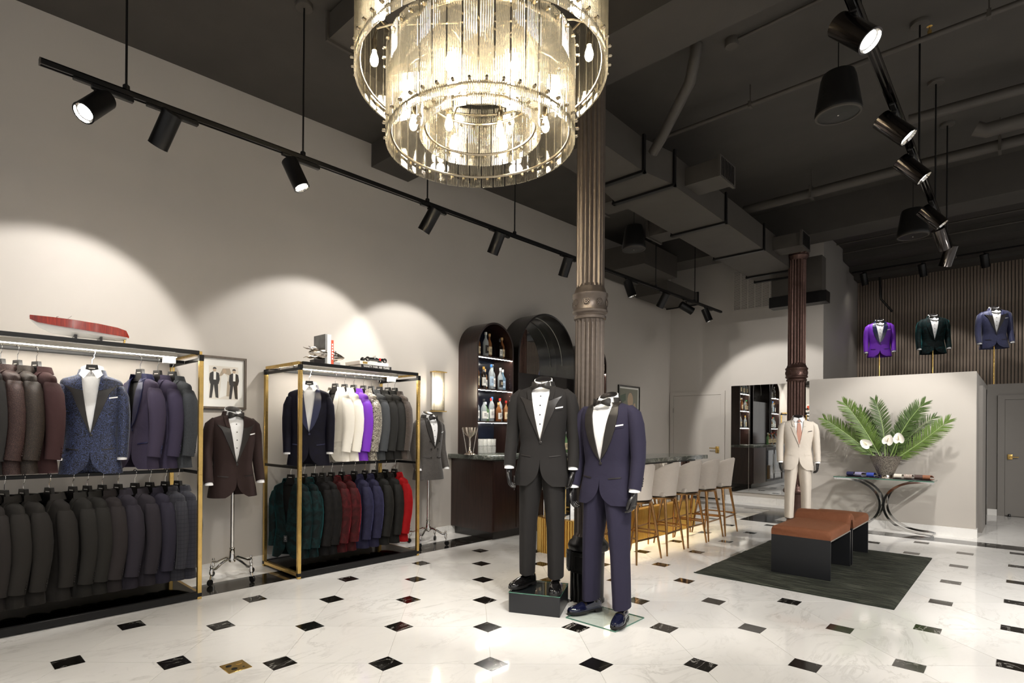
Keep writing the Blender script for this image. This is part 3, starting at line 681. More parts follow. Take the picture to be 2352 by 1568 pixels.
# ================================================================ GARMENT RACKS
def rack(y0, y1, label):
    t = thing('garment_rack', label, 'clothes rack', (-5.0, y0, 0), 0, 'brass garment racks along the left wall')
    L = y1-y0; xf, xb, H = .34, -.34, 1.985; q = .032
    for x in (xf, xb):
        for y in (q/2, L-q/2):
            p = MB().rbox((x, y, H/2-.03), (q, q, H-.06), .002, 1).build('post', M_BRASS, t)
            for z in (.9, .98, H-.14):
                MB().lathe([(.007, 0), (.006, .004), (.001, .005)], 10, (x+q/2 if x > 0 else x-q/2, y, z), Matrix.Rotation(pi/2 if x > 0 else -pi/2, 3, 'Y')).build('bolt', M_BRASS, p)
            MB().rbox((x, y, H-.075), (q*1.12, q*1.12, .05), .002, 1).build('corner_bracket', M_BLK, t)
            MB().rbox((x, y, .035), (q*1.12, q*1.12, .03), .002, 1).build('corner_bracket', M_BLK, t)
            MB().rbox((x, y, .006), (q*.9, q*.9, .012), .002, 1).build('foot', M_BLK, t)
    for x in (xf, xb):
        MB().rbox((x, L/2, H-.035), (q, L-2*q, .03), .002, 1).build('top_bar', M_BLK, t)
        MB().rbox((x, L/2, .035), (q, L-2*q, .05), .002, 1).build('bottom_bar', M_BLK, t)
    for y in (q/2, L-q/2):
        MB().rbox((0, y, H-.035), (2*xf-q, q, .03), .002, 1).build('top_side_bar', M_BRASS, t)
        MB().rbox((0, y, .035), (2*xf-q, q, .03), .002, 1).build('bottom_side_bar', M_BRASS, t)
        for z in (1.90, 1.0): MB().rbox((0, y, z), (2*xf-q, .02, .025), .002, 1).build('rail_support', M_BLK, t)
    for z in (1.90, 1.0): MB().rbox((0, L/2, z), (.03, L-2*q, .026), .003, 1).build('hanging_rail', M_BLK, t)
    MB().b2(xb+.018, xf-.018, .034, L-.034, H-.032, H-.02).build('top_panel', M_PAPER, t)
    MB().b2(xb+.02, xf-.02, .034, L-.034, .048, .056).build('bottom_shelf', M_SMOKE, t)
    for x in (.10, -.20):
        ld = MB().b2(x-.022, x+.022, .08, L-.12, H-.06, H-.0325).build('light_channel', M_TAGW, t)
        MB().b2(x-.015, x+.015, .085, L-.125, H-.064, H-.0605).build('led_strip', M_LED, ld)
    MB().rbox((.05, L-.16, H-.085), (.05, .09, .05), .004, 1).build('driver_box', M_PAPER, t)
    return t
rack(-.16, 1.665, 'large brass and black garment rack at the left edge, holding dark suits')
rack(2.49, 3.905, 'smaller brass garment rack holding velvet jackets, between the two bust stands')
# ================================================================ TAILORING
TORSO = [(-.78, .222, .140, 0), (-.66, .206, .130, 0), (-.55, .185, .114, 0), (-.44, .168, .104, 0), (-.34, .178, .114, 0), (-.24, .194, .122, 0),
         (-.16, .203, .118, 0), (-.10, .210, .106, 0), (-.07, .210, .096, .004), (-.052, .205, .090, .006), (-.040, .192, .086, .007), (-.030, .168, .081, .008), (-.020, .138, .077, .010), (-.010, .108, .073, .012), (0, .080, .068, .014), (.02, .070, .064, .016)]
NEXP = 2.5
class Cut:
    """one coat pattern: torso shape, opening and helper to lay flat pieces on the chest"""
    def __init__(s, wid=1.0, dep=1.0, button=-.42, length=.76, cut=.10, vtop=.080, db=False):
        s.w, s.d, s.b, s.L, s.c, s.vt, s.db = wid, dep, button, length, cut, vtop, db
    def sec(s, z): a, b, yc = interp(TORSO, z); return a*s.w, b*s.d, yc*s.d
    def e(s, z):
        if z > s.b: return s.vt*((z-s.b)/(-s.b))**.85
        k = (s.b-.05-z)/(s.L+s.b-.05)
        return 0 if k <= 0 else s.c*min(1, k)**5
    def yf(s, x, z):
        a, b, yc = s.sec(z); u = min(.985, abs(x)/a)
        return yc-b*(1-u**NEXP)**(1/NEXP)
    def P(s, x, z, off=0):
        return (x, s.yf(x, z)-off, z)
    def body(s):
        m = MB(); rings = []; N = 40; zs = [0, -.012, -.025, -.04, -.055, -.07, -.09]; z = -.13
        while z > -s.L+.005: zs.append(z); z -= .035 if z > -s.L+.16 else .012
        zs.append(-s.L)
        for z in zs:
            a, b, yc = s.sec(z); ph0 = math.asin(min(.95, (s.e(z)/a))**(NEXP/2)) if s.e(z) > 0 else 0.0
            ring = []
            for k in range(N+1):
                p = ph0+(2*pi-2*ph0)*k/N; sx, cy = sin(p), cos(p)
                ring.append((a*math.copysign(abs(sx)**(2/NEXP), sx), yc-b*math.copysign(abs(cy)**(2/NEXP), cy), z))
            rings.append(ring)
        m.loft(rings, closed=False); return m
    def patch(s, rows, off=.006, nu=6, sub=5, back=True):
        """rows: (inner (x,z), outer (x,z)) pairs going up; laid on the chest, with a thin rim"""
        dense = []
        for (i0, o0), (i1, o1) in zip(rows, rows[1:]):
            for k in range(sub):
                t = k/sub; dense.append(((lerp(i0[0], i1[0], t), lerp(i0[1], i1[1], t)), (lerp(o0[0], o1[0], t), lerp(o0[1], o1[1], t))))
        dense.append(rows[-1]); g = []
        for i, o in dense: g.append([(lerp(i[0], o[0], u/nu), lerp(i[1], o[1], u/nu)) for u in range(nu+1)])
        m = MB(); top = [[s.P(x, z, off) for x, z in r] for r in g]; m.loft(top, closed=False)
        edge = [(r, 0) for r in range(len(g))]+[(len(g)-1, u) for u in range(1, nu+1)]+[(r, nu) for r in range(len(g)-2, -1, -1)]+[(0, u) for u in range(nu-1, 0, -1)]
        a = [top[r][u] for r, u in edge]; b = [s.P(*g[r][u], -.001) for r, u in edge]; n = len(a)
        m.add(a+b, [(k, (k+1) % n, n+(k+1) % n, n+k) for k in range(n)]); return m
def mirror_rows(rows): return [((-i[0], i[1]), (-o[0], o[1])) for i, o in rows]
def lapel_rows(cut, style):
    e = cut.e; b = cut.b
    def r(f): return b*(1-f)
    if style == 'shawl':
        pts = [(0, .003), (.06, .020), (.15, .038), (.32, .058), (.55, .070), (.75, .064), (.90, .044), (.985, .026)]
        return [((e(r(f))-.001, r(f)), (e(r(f))+w, r(f)+.012)) for f, w in pts]
    if style == 'peak':
        return [((e(b), b), (.005, b+.004)), ((e(r(.2)), r(.2)), (e(r(.2))+.030, r(.25))), ((e(r(.42)), r(.42)), (e(r(.42))+.056, r(.48))),
                ((e(r(.60)), r(.60)), (e(r(.6))+.074, r(.67))), ((e(r(.70)), r(.70)), (.160, r(.80))), ((e(r(.715)), r(.715)), (e(r(.715))+.046, r(.735)))]
    return [((e(b), b), (.004, b+.004)), ((e(r(.25)), r(.25)), (e(r(.25))+.025, r(.28))), ((e(r(.5)), r(.5)), (e(r(.5))+.046, r(.53))),
            ((e(r(.68)), r(.68)), (e(r(.68))+.058, r(.705))), ((e(r(.70)), r(.70)), (e(r(.7))+.034, r(.725)))]
def collar_rows(cut, style):
    e = cut.e; b = cut.b; f0 = .72 if style != 'shawl' else .9
    z0 = b*(1-f0)
    return [((e(z0), z0), (e(z0)+.034, z0+.008)), ((e(z0*.5), z0*.5), (e(z0*.5)+.036, z0*.5+.004)), ((.062, -.004), (.098, -.012))]
def neck_band(cut, rin, zin, rout, zout, a0=0.9, mat=None):
    """turned-down collar running round the back of the neck"""
    rings = []
    for k in range(19):
        a = lerp(-pi/2+a0, 1.5*pi-a0, k/18); x, y = cos(a), sin(a)
        rings.append([(x*rin*cut.w*.95, y*rin*.9*cut.d+.012, zin-.02), (x*rin*cut.w, y*rin*.9*cut.d+.012, zin), (x*(rin+.012), y*(rin+.012)*.9+.012, zin+.001), (x*rout, y*rout*.9+.014, zout)])
    return MB().loft(rings, closed=False)
def sleeve(sd, bend, rr=(.056, .070), hang=False, w=1.0, length=.62):
    s = 1 if sd > 0 else -1
    if hang: P = [(.120, .0, -.075), (.155, .0, -.080), (.184, .0, -.106), (.203, .004, -.17), (.212, .010, -.29), (.214, .008-bend*.3, -.40), (.212, -.004-bend, -.52), (.210, -.018-bend*1.3, -length)]
    else: P = [(.130, .0, -.058), (.170, 0, -.062), (.204, 0, -.096), (.220, .004, -.17), (.231, .012, -.29), (.238, .006-bend*.3, -.40), (.240, -.018-bend, -.52), (.239, -.044-bend*1.3, -length)]
    R = [.30, .52, .80, .97, .97, .90, .82, .78] if hang else [.45, .74, .92, .98, .95, .87, .80, .75]
    path = [Vector((s*x*w, y, z)) for x, y, z in P]
    rings = []; seg = 18; n = len(path)
    for i, p in enumerate(path):
        t = (path[min(i+1, n-1)]-path[max(i-1, 0)]).normalized(); fx = Vector((0, 1, 0)); fx = (fx-t*fx.dot(t)).normalized(); lx = t.cross(fx)
        rings.append([p+lx*rr[0]*R[i]*cos(2*pi*k/seg)+fx*rr[1]*R[i]*sin(2*pi*k/seg) for k in range(seg)])
    m = MB().loft(rings, cap0=True, cap1=False)
    e = path[-1]; t = (path[-1]-path[-2]).normalized()
    inner = [[e+(q-e)*k+t*dz for q in rings[-1]] for k, dz in ((1, 0), (.93, .001), (.9, -.03))]
    m.loft(inner, cap0=False, cap1=True)
    return m, e, t, rr[0]*R[-1], rr[1]*R[-1]
def cuff_buttons(root, e, t, sd, mat, par, n=4, ry=.05, rx=.04):
    bm = MB().lathe([(.0075, 0), (.008, .003), (.006, .005), (.001, .0045)], 10).mesh('cuff_button', mat)
    for k in range(n):
        o = obj('cuff_button', bm, par); p = e-t*(.03+.017*k)
        o.matrix_local = Matrix.Translation(p+Vector((sd*(rx*.82), ry*.62, 0))) @ Vector((sd*.75, .65, 0)).to_track_quat('Z', 'Y').to_matrix().to_4x4()
def bow_tie(root, cut, mat, z=-.006):
    y = cut.yf(0, z-.03)-.028
    t = MB()
    for s in (-1, 1):
        rings = []
        for k in range(9):
            u = k/8; hh = lerp(.011, .030, min(1, u*1.25))*(1 if u < .9 else .93); th = .010*(1-abs(u-.5)*.7)
            x = s*(.006+.062*u); yy = y+.018*u*u-.004*sin(pi*u)
            rings.append([(x, yy-th*cos(2*pi*q/12)*.8+.003*sin(6*pi*q/12)*u, z+hh*sin(2*pi*q/12)) for q in range(12)])
        t.loft(rings)
    o = t.build('bow_tie', mat, root)
    MB().rbox((0, y-.006, z), (.022, .022, .026), .006, 3).build('knot', mat, o)
def shirt_front(root, cut, mat, studs=True, tie=None, wing=True, low=None):
    lo = low if low is not None else cut.b-.03; rows = []
    for k in range(11):
        z = lerp(lo, -.004, k/10); x = max(.02, cut.e(z)+.016); rows.append(((-x, z), (x, z)))
    sh = cut.patch(rows, -.007, 8, 2).build('shirt_front', mat, root)
    m = MB()   # standing collar
    rings = []
    for k in range(25):
        a = lerp(-pi/2+.03, 1.5*pi-.03, k/24); x, y = cos(a), sin(a); lift = .020+.056*(1+sin(a))/2
        rings.append([(x*.078, y*.070+.010, -.020), (x*.070, y*.065+.010, lift), (x*.066, y*.061+.010, lift+.001), (x*.066, y*.060+.010, -.016)])
    m.loft(rings, closed=False); m.build('shirt_collar', mat, root)
    w = MB()
    for s in (-1, 1):
        if wing: pts = [(s*.004, -.060, .020), (s*.046, -.046, .030), (s*.058, -.054, .000), (s*.030, -.074, -.014)]
        else: pts = [(s*.004, -.060, .022), (s*.056, -.040, .036), (s*.074, -.054, -.006), (s*.042, -.084, -.040)]
        w.poly3(pts, (0, -1, .1), .003)
    w.build('collar_points', mat, root)
    if studs:
        st = MB().lathe([(.0048, 0), (.005, .002), (.001, .0035)], 10).mesh('stud', M_IRON_D)
        for z in (-.085, -.155, -.225, -.295):
            if z < cut.b+.06: continue
            o = obj('stud', st, sh); o.matrix_local = Matrix.Translation(cut.P(0, z, -.006)) @ Matrix.Rotation(pi/2, 4, 'X')
    return sh
def coat(root, fab, lap=None, style='peak', cut=None, shirt=None, bow=None, arms='arm', bend=(.02, .02), hand=None, square=None, cuffs=False,
         pockets=True, flap=False, rr=(.056, .070), w=1.0, studs=True, button_mat=None, neck=None, low=None, slen=.62, wing=True, flower=None, nb=4):
    cut = cut or Cut(); lap = lap or fab; bmt = button_mat or lap
    b = cut.body().build('coat_body', fab, root, 60)
    if style:
        rows = lapel_rows(cut, style)
        cut.patch(rows, .007).build('lapel', lap, root, 50); cut.patch(mirror_rows(rows), .0085).build('lapel', lap, root, 50)
        cr = collar_rows(cut, style)
        cm = lap if style == 'shawl' else fab
        for r_ in (cr, mirror_rows(cr)): cut.patch(r_, .010, 4, 3).build('collar_leaf', cm, root, 50)
        neck_band(cut, .072, .030, .098, -.016).build('back_collar', cm, root, 60)
    for sd, bd in ((1, bend[0]), (-1, bend[1])):
        m, e, t, rx, ry = sleeve(sd, bd, rr, arms == 'hang', w, slen); so = m.build('sleeve', fab, root, 60)
        cuff_buttons(root, e, t, sd, bmt, so, nb, ry, rx)
        if cuffs:
            rg = []
            for dz, k in ((-.03, .86), (.014, .88), (.015, .80), (-.02, .78)):
                c = e+t*dz; rg.append([c+Vector((1, 0, 0))*rx*k*cos(2*pi*q/16)+Vector((0, 1, 0))*ry*k*sin(2*pi*q/16) for q in range(16)])
            MB().loft(rg, cap0=False, cap1=False).build('shirt_cuff', M_SHIRT, root)
        if hand: make_hand(root, e+t*.02, sd, hand)
    if not cut.db:
        o = MB().lathe([(.010, 0), (.0105, .004), (.007, .006), (.001, .005)], 14).build('front_button', bmt, root)
        o.matrix_local = Matrix.Translation(cut.P(.004, cut.b-.012, .002)) @ Matrix.Rotation(pi/2, 4, 'X')
    else:
        bm = MB().lathe([(.010, 0), (.0105, .004), (.007, .006), (.001, .005)], 14).mesh('front_button', bmt)
        for sx in (-1, 1):
            for z, x in ((cut.b-.01, .05), (cut.b-.11, .05), (cut.b+.08, .075)):
                o = obj('front_button', bm, root); o.matrix_local = Matrix.Translation(cut.P(sx*x, z, .002)) @ Matrix.Rotation(pi/2, 4, 'X')
    if pockets:
        for s in (-1, 1):
            z = cut.b-.115
            h = .034 if flap else .008
            rw = [((s*.070, z-h), (s*.150, z-h+.010)), ((s*.070, z), (s*.150, z+.010))]
            cut.patch(rw, .004, 6, 2).build('pocket_flap' if flap else 'pocket_welt', fab if flap else lap, root, 50)
    if square:
        cut.patch([((.112, -.198), (.168, -.188)), ((.112, -.180), (.170, -.170))], .003, 5, 1).build('breast_pocket', fab, root)
        cut.patch([((.114, -.182), (.166, -.172)), ((.115, -.172), (.167, -.162))], .0065, 6, 2).build('pocket_square', square, root)
    if shirt: shirt_front(root, cut, shirt, studs, low=low, wing=wing)
    if bow: bow_tie(root, cut, bow)
    return cut
def make_hand(root, wrist, sd, mat):
    """relaxed mannequin hand: palm, four unequal curled fingers and a thumb leaving the side of the palm"""
    w = Vector(wrist); m = MB()
    # local: fingers hang down; palm faces the thigh (-sd x), thumb to the front (-y)
    def Pt(x, y, z): return w+Vector((sd*x, y, z))
    sec = [(0, .022, .026, 0, 0), (-.02, .021, .029, 0, -.001), (-.045, .019, .037, -.001, -.003), (-.075, .017, .041, -.003, -.006), (-.092, .014, .040, -.006, -.007)]
    rings = [[Pt(ox+rx*cos(2*pi*k/16), oy+ry*sin(2*pi*k/16), z) for k in range(16)] for z, rx, ry, ox, oy in sec]
    m.loft(rings)
    for y0, L, c in ((-.034, .072, .9), (-.012, .080, 1.0), (.010, .074, 1.05), (.030, .058, 1.15)):
        pts = []; p = Vector((-.004, y0-.006, -.084)); a = .18
        for k in range(6):
            pts.append(Pt(p.x, p.y, p.z)); st = L/5; p = p+Vector((-sin(a)*st, 0, -cos(a)*st)); a += .30*c
        m.tube(pts, [.0095, .0095, .009, .0085, .008, .006], 10)
    th = [Pt(.000, -.030, -.030), Pt(-.006, -.050, -.050), Pt(-.014, -.060, -.074), Pt(-.022, -.058, -.098), Pt(-.027, -.052, -.112)]
    m.tube(th, [.013, .0125, .011, .0095, .0065], 10)
    return m.build('hand', mat, root, 80)
def trousers(root, mat, stance, zw=.98, hem=.085, wide=1.0):
    """stance: for each side (dx, dy) of the foot against the hip"""
    m = MB()
    for s, (fx, fy) in zip((1, -1), stance):
        prof = [(zw, .078, .0, .090, .108), (zw-.10, .080, .0, .094, .112), (zw-.17, .086, .0, .090, .110), (zw-.24, .092, -.002, .084, .104), (.56, .102, -.006, .072, .092), (.46, .106, -.004, .066, .086), (.30, .108, .004, .064, .085), (.16, .110, .012, .061, .083), (hem, .110, .016, .060, .084)]
        rings = []
        for z, cx, cy, rx, ry in prof:
            k = min(1, max(0, (zw-.15-z)/(zw-.15))); c = Vector((s*cx+fx*k, cy+fy*k, z)); ring = []
            for q in range(28):
                a = 2*pi*q/28; x, y = cos(a), sin(a); cr = .10*max(0, -y)**10*(1 if z < zw-.1 else .2)
                ring.append(c+Vector((rx*wide*x*(1-.12*max(0, -y)**3), ry*wide*y*(1+cr), (.012*y if z == hem else 0))))
            rings.append(ring)
        m.loft(rings, cap1=False)
        e = rings[-1]; c = sum((Vector(p) for p in e), Vector())/28
        m.loft([e, [c+(Vector(p)-c)*.94 for p in e], [c+(Vector(p)-c)*.92+Vector((0, 0, .05)) for p in e]], cap0=False)
    return m.build('trousers', mat, root, 60)
SHOE = {}
def shoe(root, loc, rz, mat, strap=None, name='shoe'):
    key = mat.name
    if key not in SHOE:
        t = [(0, .022, .050, .0), (.04, .032, .068, 0), (.10, .036, .076, 0), (.17, .036, .074, .0), (.25, .036, .066, .0), (.36, .038, .060, 0), (.48, .043, .060, 0), (.60, .047, .054, .002), (.74, .047, .044, .003), (.86, .042, .036, .002), (.95, .032, .028, 0), (.99, .018, .020, 0), (1.0, .006, .012, 0)]
        Lf = .295; rings = []
        for u, wd, h, ox in t:
            y = -Lf*u+.09; r = []
            for k in range(17):
                a = pi*k/16; r.append((ox+wd*cos(a)*(1 if k not in (0, 16) else .96), y, .020+h*sin(a)**.8))
            rings.append(r)
        up = MB().loft(rings, closed=False); up.add(rings[0], [tuple(range(17))]).mesh('x', mat)
        out = [(ox+wd*1.06, -Lf*u+.09) for u, wd, h, ox in t]+[(ox-wd*1.06, -Lf*u+.09) for u, wd, h, ox in reversed(t)]
        so = MB().prism(out, .012, .022); hl = MB().prism([(x*1.0, y) for x, y in out if y > .015], 0, .0125); so.add(hl.v, hl.f)
        fr = MB().prism([(x, y) for x, y in out if y < -.045], .004, .0125); so.add(fr.v, fr.f)
        band = MB(); r2 = []
        for u, wd, h in ((.50, .0438, .0598), (.57, .0464, .0560)):
            r2.append([(wd*1.02*cos(a), -Lf*u+.09, .020+h*1.035*sin(a)**.8) for a in [pi*(.2+.6*k/12) for k in range(13)]])
        band.loft(r2, closed=False)
        SHOE[key] = (up.mesh('upper', mat, 60), so.mesh('sole', M_SOLE), band.mesh('strap', M_SATIN_BK), MB().lathe([(.029, .04), (.031, .09), (.036, .20)], 18, (0, .035, 0)).mesh('ankle', M_SKIN))
    up, so, bd, an = SHOE[key]
    s = obj(name, up, root); s.location = loc; s.rotation_euler = (0, 0, rz)
    obj('sole', so, s); obj('ankle', an, s)
    if strap: obj('strap', bd, s)
    return s
def neck_cap(root, mat, h=.0):
    rg = [[(r*cos(a), .010+r*.95*sin(a), z+tl_*(.046+.42*r*sin(a))) for a in [2*pi*q/28 for q in range(28)]] for r, z, tl_ in ((.066, -.06, 0), (.063, -.02, .2), (.062, .0, 1), (.059, .008, 1), (.05, .012, 1), (.03, .015, 1), (.001, .016, 1))]
    MB().loft(rg).build('neck', mat, root)
def mannequin(name, label, loc, rz, fab, lap, style, base_z, shoe_mat, stance, toes, shirt=M_SHIRT, bow=None, N=1.56, strap=False, square=M_SHIRT, bend=(.02, .03), pants=None, **kw):
    t = thing(name, label, 'mannequin', loc, rz)
    # everything upper is built around the base of the neck, so parts get that offset
    coat(t, fab, lap, style, kw.pop('cut', None), shirt, bow, 'arm', bend, M_SKIN, square, True, **kw)
    neck_cap(t, M_SKIN)
    for c in t.children: c.location.z += N
    trousers(t, pants or fab, stance, hem=.10+base_z)
    for s, (fx, fy), a in zip((1, -1), stance, toes):
        shoe(t, (s*.110+fx, .016+fy, base_z), a, shoe_mat, strap)
    return t
# ================================================================ SUIT CLOTHS
def plaid(name, base, line):
    base, line = srgb(base), srgb(line); m, nt, b = newmat(name)
    tc = nt.nodes.new('ShaderNodeTexCoord'); sx = nt.nodes.new('ShaderNodeSeparateXYZ'); nt.links.new(tc.outputs['Object'], sx.inputs[0])
    def bars(sock, f):
        a = nt.nodes.new('ShaderNodeMath'); a.operation = 'MULTIPLY'; a.inputs[1].default_value = f; nt.links.new(sock, a.inputs[0])
        s = nt.nodes.new('ShaderNodeMath'); s.operation = 'SINE'; nt.links.new(a.outputs[0], s.inputs[0])
        r = ramp(nt, s.outputs[0], [(.80, (0, 0, 0)), (.95, (1, 1, 1))]); return r.outputs[0]
    ad = nt.nodes.new('ShaderNodeMath'); ad.operation = 'ADD'
    xy = nt.nodes.new('ShaderNodeMath'); xy.operation = 'ADD'; nt.links.new(sx.outputs[0], xy.inputs[0]); nt.links.new(sx.outputs[1], xy.inputs[1])
    nt.links.new(bars(xy.outputs[0], 190), ad.inputs[0]); nt.links.new(bars(sx.outputs[2], 190), ad.inputs[1])
    r = ramp(nt, ad.outputs[0], [(0, base), (1, line)]); nt.links.new(r.outputs[0], b.inputs['Base Color'])
    b.inputs['Roughness'].default_value = .85; b.inputs['Sheen Weight'].default_value = .2; MATS[name] = m; return m
def shimmer(name, base, fleck):
    base, fleck = srgb(base), srgb(fleck); m, nt, b = newmat(name)
    n = noise(nt, 420, 2, .7); r = ramp(nt, n.outputs['Fac'], [(.55, base), (.68, fleck)]); nt.links.new(r.outputs[0], b.inputs['Base Color'])
    b.inputs['Roughness'].default_value = .5; b.inputs['Metallic'].default_value = .25; bump(nt, b, n.outputs['Fac'], .3, .003); MATS[name] = m; return m
F_CHAR = cloth('charcoal_wool', '#2d2b2a'); F_GREY = [cloth('grey_wool_%d' % k, c) for k, c in enumerate(('#2b2725', '#292623', '#272421', '#262320', '#252320', '#24221f', '#2b2626', '#2a262d', '#29252a', '#27242f'))]
F_NAVY = cloth('navy_wool', '#29273b'); F_NAVY2 = cloth('midnight_wool', '#352f42'); F_PURP = cloth('plum_navy_wool', '#3a3345')
F_BLUEGREY = cloth('blue_grey_tweed', '#3a3c3f', scale=300, nz=.45); F_MAROON = cloth('maroon_wool', '#3a2525'); F_MAROON2 = cloth('maroon_coat', '#322523')
F_GLIT = shimmer('maroon_glitter', '#2a1918', '#7c5d51'); F_BRGLIT = shimmer('bronze_glitter', '#221c18', '#6b5544')
F_PAIS = damask('blue_paisley_silk', '#0f1016', '#46527c', 40, .4, .3)
F_CHECK = plaid('navy_check_wool', '#27262e', '#191821'); F_CHECK2 = plaid('blue_check_wool', '#282731', '#1a1922')
F_TUX = cloth('black_barathea', '#232120', nz=.12); F_TUXN = cloth('navy_barathea', '#282536', nz=.12)
V_NAVY = velvet('navy_velvet', '#0c0a16', '#27264d'); V_GREEN = velvet('green_velvet', '#040d0d', '#2c8a8e'); V_BLACK = velvet('black_velvet', '#090707', '#4a443c')
V_RED = velvet('wine_velvet', '#2c0707', '#c83a48'); V_SCAR = velvet('scarlet_velvet', '#8d080c', '#e0303a'); V_BLUE = velvet('blue_velvet', '#1e1c30', '#5a5c8c'); V_CHAR = velvet('charcoal_velvet', '#151412', '#4c4840')
F_IVORY = cloth('ivory_cloth', '#eee8dc', nz=.04); F_VIOL = cloth('violet_silk', '#7434b4', .5, nz=.1); F_BRO = damask('silver_brocade', '#4a4338', '#d8cfbb', 30, .4, .3)
F_SLATE = cloth('slate_wool', '#3f4143'); F_TWEED = damask('brown_tweed', '#2f2824', '#6a5c52', 90, .8, 0)
F_BLACK = cloth('black_wool', '#232220'); F_DBGREY = damask('grey_jacquard', '#3a3532', '#55504b', 60, .6, 0)
S_NAVY = plain('navy_satin', '#232645', .33, sheen=.3, bmp=.12, nscale=12); F_LINEN = cloth('beige_linen', '#cac0b3', nz=.08, scale=400)
F_JACQ = damask('navy_jacquard', '#20223f', '#454a78', 70, .5, .1)
F_PEACOCK = damask('peacock_lining', '#12332f', '#9fb35e', 40, .5, 0)
HANG = plain('hanger_black', '#1c1a19', .35)
def hanger(root):
    m = MB(); pts = [(-.185, 0, -.25), (-.18, 0, -.236), (-.10, 0, -.200), (-.045, 0, -.150), (-.034, 0, -.088), (.034, 0, -.088), (.045, 0, -.150), (.10, 0, -.200), (.18, 0, -.236), (.185, 0, -.25), (.10, 0, -.225), (.03, 0, -.185), (-.03, 0, -.185), (-.10, 0, -.225)]
    m.poly3([(x, -.012, z) for x, y, z in pts], (0, 1, 0), .024); h = m.build('hanger', HANG, root)
    k = MB(); arc = [(.0, 0, -.09), (.0, 0, -.05), (.014, 0, -.034)]+[(.0+.019*cos(a), 0, .0+.019*sin(a)) for a in (-.9, -.2, .5, 1.2, 1.9, 2.6, 3.2)]
    k.tube(arc, .0025, 6); k.build('hook', M_CHROME, h)
    MB().b2(-.02, .02, -.0135, -.0121, -.118, -.112).build('hanger_print', M_TAGW, h)
    return h
def hung(x, y, z, rz, label, fab, lap=None, style='notch', group=None, dep=.58, L=.715, shirt=None, tagged=False, name='hanging_jacket', **kw):
    t = thing(name, label, 'jacket', (x, y, z), rz, group)
    cut = Cut(.93, dep, kw.pop('button', -.40), L, kw.pop('cutaway', .09), .062)
    dxb = random.uniform(-.012, .006)
    coat(t, fab, lap, style, cut, shirt, None, 'hang', (dxb+random.uniform(0, .012), dxb), None, kw.pop('square', None), kw.pop('cuffs', False), rr=kw.pop('rr', (.046, .068)), w=.93, **kw)
    if not shirt:   # lining seen in the neck opening
        rows = []
        for k in range(7):
            zz = lerp(cut.b-.02, -.03, k/6); xx = max(.012, cut.e(zz)+.012); rows.append(((-xx, zz), (xx, zz)))
        cut.patch(rows, -.02, 6, 2).build('lining', kw.get('lining') or M_IRON_D, t)
    for c in t.children: c.location.z += -.158
    hanger(t)
    if tagged:
        o = MB().b2(-.018, .018, -.003, 0, -.06, 0).build('price_tag', M_DARKTAG, t); o.location = (.0, cut.yf(0, -.5)-.012, -.66)
        MB().b2(-.009, .009, -.0036, -.0031, -.018, -.014).build('tag_print', M_TAGW, o); MB().lathe([(.0035, 0), (.0035, .0006)], 10, (0, -.0031, -.033), Matrix.Rotation(pi/2, 3, 'X')).build('tag_dot', M_TAGW, o)
    return t
G1 = 'jackets on the top rail of the large rack'; G2 = 'suits on the lower rail of the large rack'; G3 = 'jackets on the top rail of the smaller rack'; G4 = 'velvet jackets on the lower rail of the smaller rack'
UZ, LZ = 1.905, 1.005
for y, f, lb in ((.36, F_CHAR, 'charcoal jacket cut off by the left picture edge, top rail'), (.46, F_GLIT, 'maroon glitter jacket, leftmost whole one on the top rail'),
                 (.55, F_BRGLIT, 'bronze-brown glitter jacket next to the maroon glitter one'), (.655, F_MAROON, 'plain maroon jacket just left of the blue paisley one')):
    hung(-5, y, UZ, .40+random.uniform(-.05, .05), lb, f, None, 'notch', G1)
hung(-4.93, .975, UZ, RAD(72), 'blue paisley silk dinner jacket facing out with white shirt', F_PAIS, M_SATIN_BK, 'peak', G1, dep=.62, L=.735, shirt=M_SHIRT, square=M_SHIRT, cuffs=True, button=-.44, studs=False, wing=False, rr=(.05, .062))
for y, f, lp, st, lb in ((1.31, F_PURP, S_NAVY, 'shawl', 'plum-navy jacket with satin shawl lapel right of the paisley one'), (1.435, F_NAVY2, None, 'notch', 'navy jacket second from the right end of the large rack top rail'),
                 (1.545, F_BLUEGREY, None, 'notch', 'blue-grey tweed jacket at the right end of the large rack top rail')):
    hung(-5, y, UZ, .38+random.uniform(-.05, .05), lb, f, lp, st, G1)
names = ('grey suit cut off by the left picture edge, lower rail', 'second grey suit from the left edge on the lower rail', 'third grey suit from the left edge on the lower rail', 'fourth grey suit from the left edge on the lower rail',
         'fifth suit from the left edge, charcoal, beside a gap on the lower rail', 'sixth suit from the left edge, narrow charcoal one on the lower rail', 'seventh suit from the left edge, warm grey, on the lower rail', 'eighth suit from the left edge, plum-grey, on the lower rail',
         'fourth suit from the right end of the lower rail, navy-grey', 'third suit from the right end of the lower rail, midnight blue', 'second suit from the right end of the lower rail, checked', 'checked dark suit at the right end of the large rack lower rail')
for y, f, lb in zip((.38, .485, .59, .735, .875, .965, 1.06, 1.165, 1.28, 1.385, 1.50, 1.595), (F_GREY[0], F_GREY[1], F_GREY[2], F_GREY[3], F_GREY[4], F_GREY[5], F_GREY[6], F_GREY[7], F_GREY[8], F_GREY[9], F_CHECK, F_CHECK2), names):
    hung(-5, y, LZ, .40+random.uniform(-.06, .06), lb, f, None, 'notch', G2)
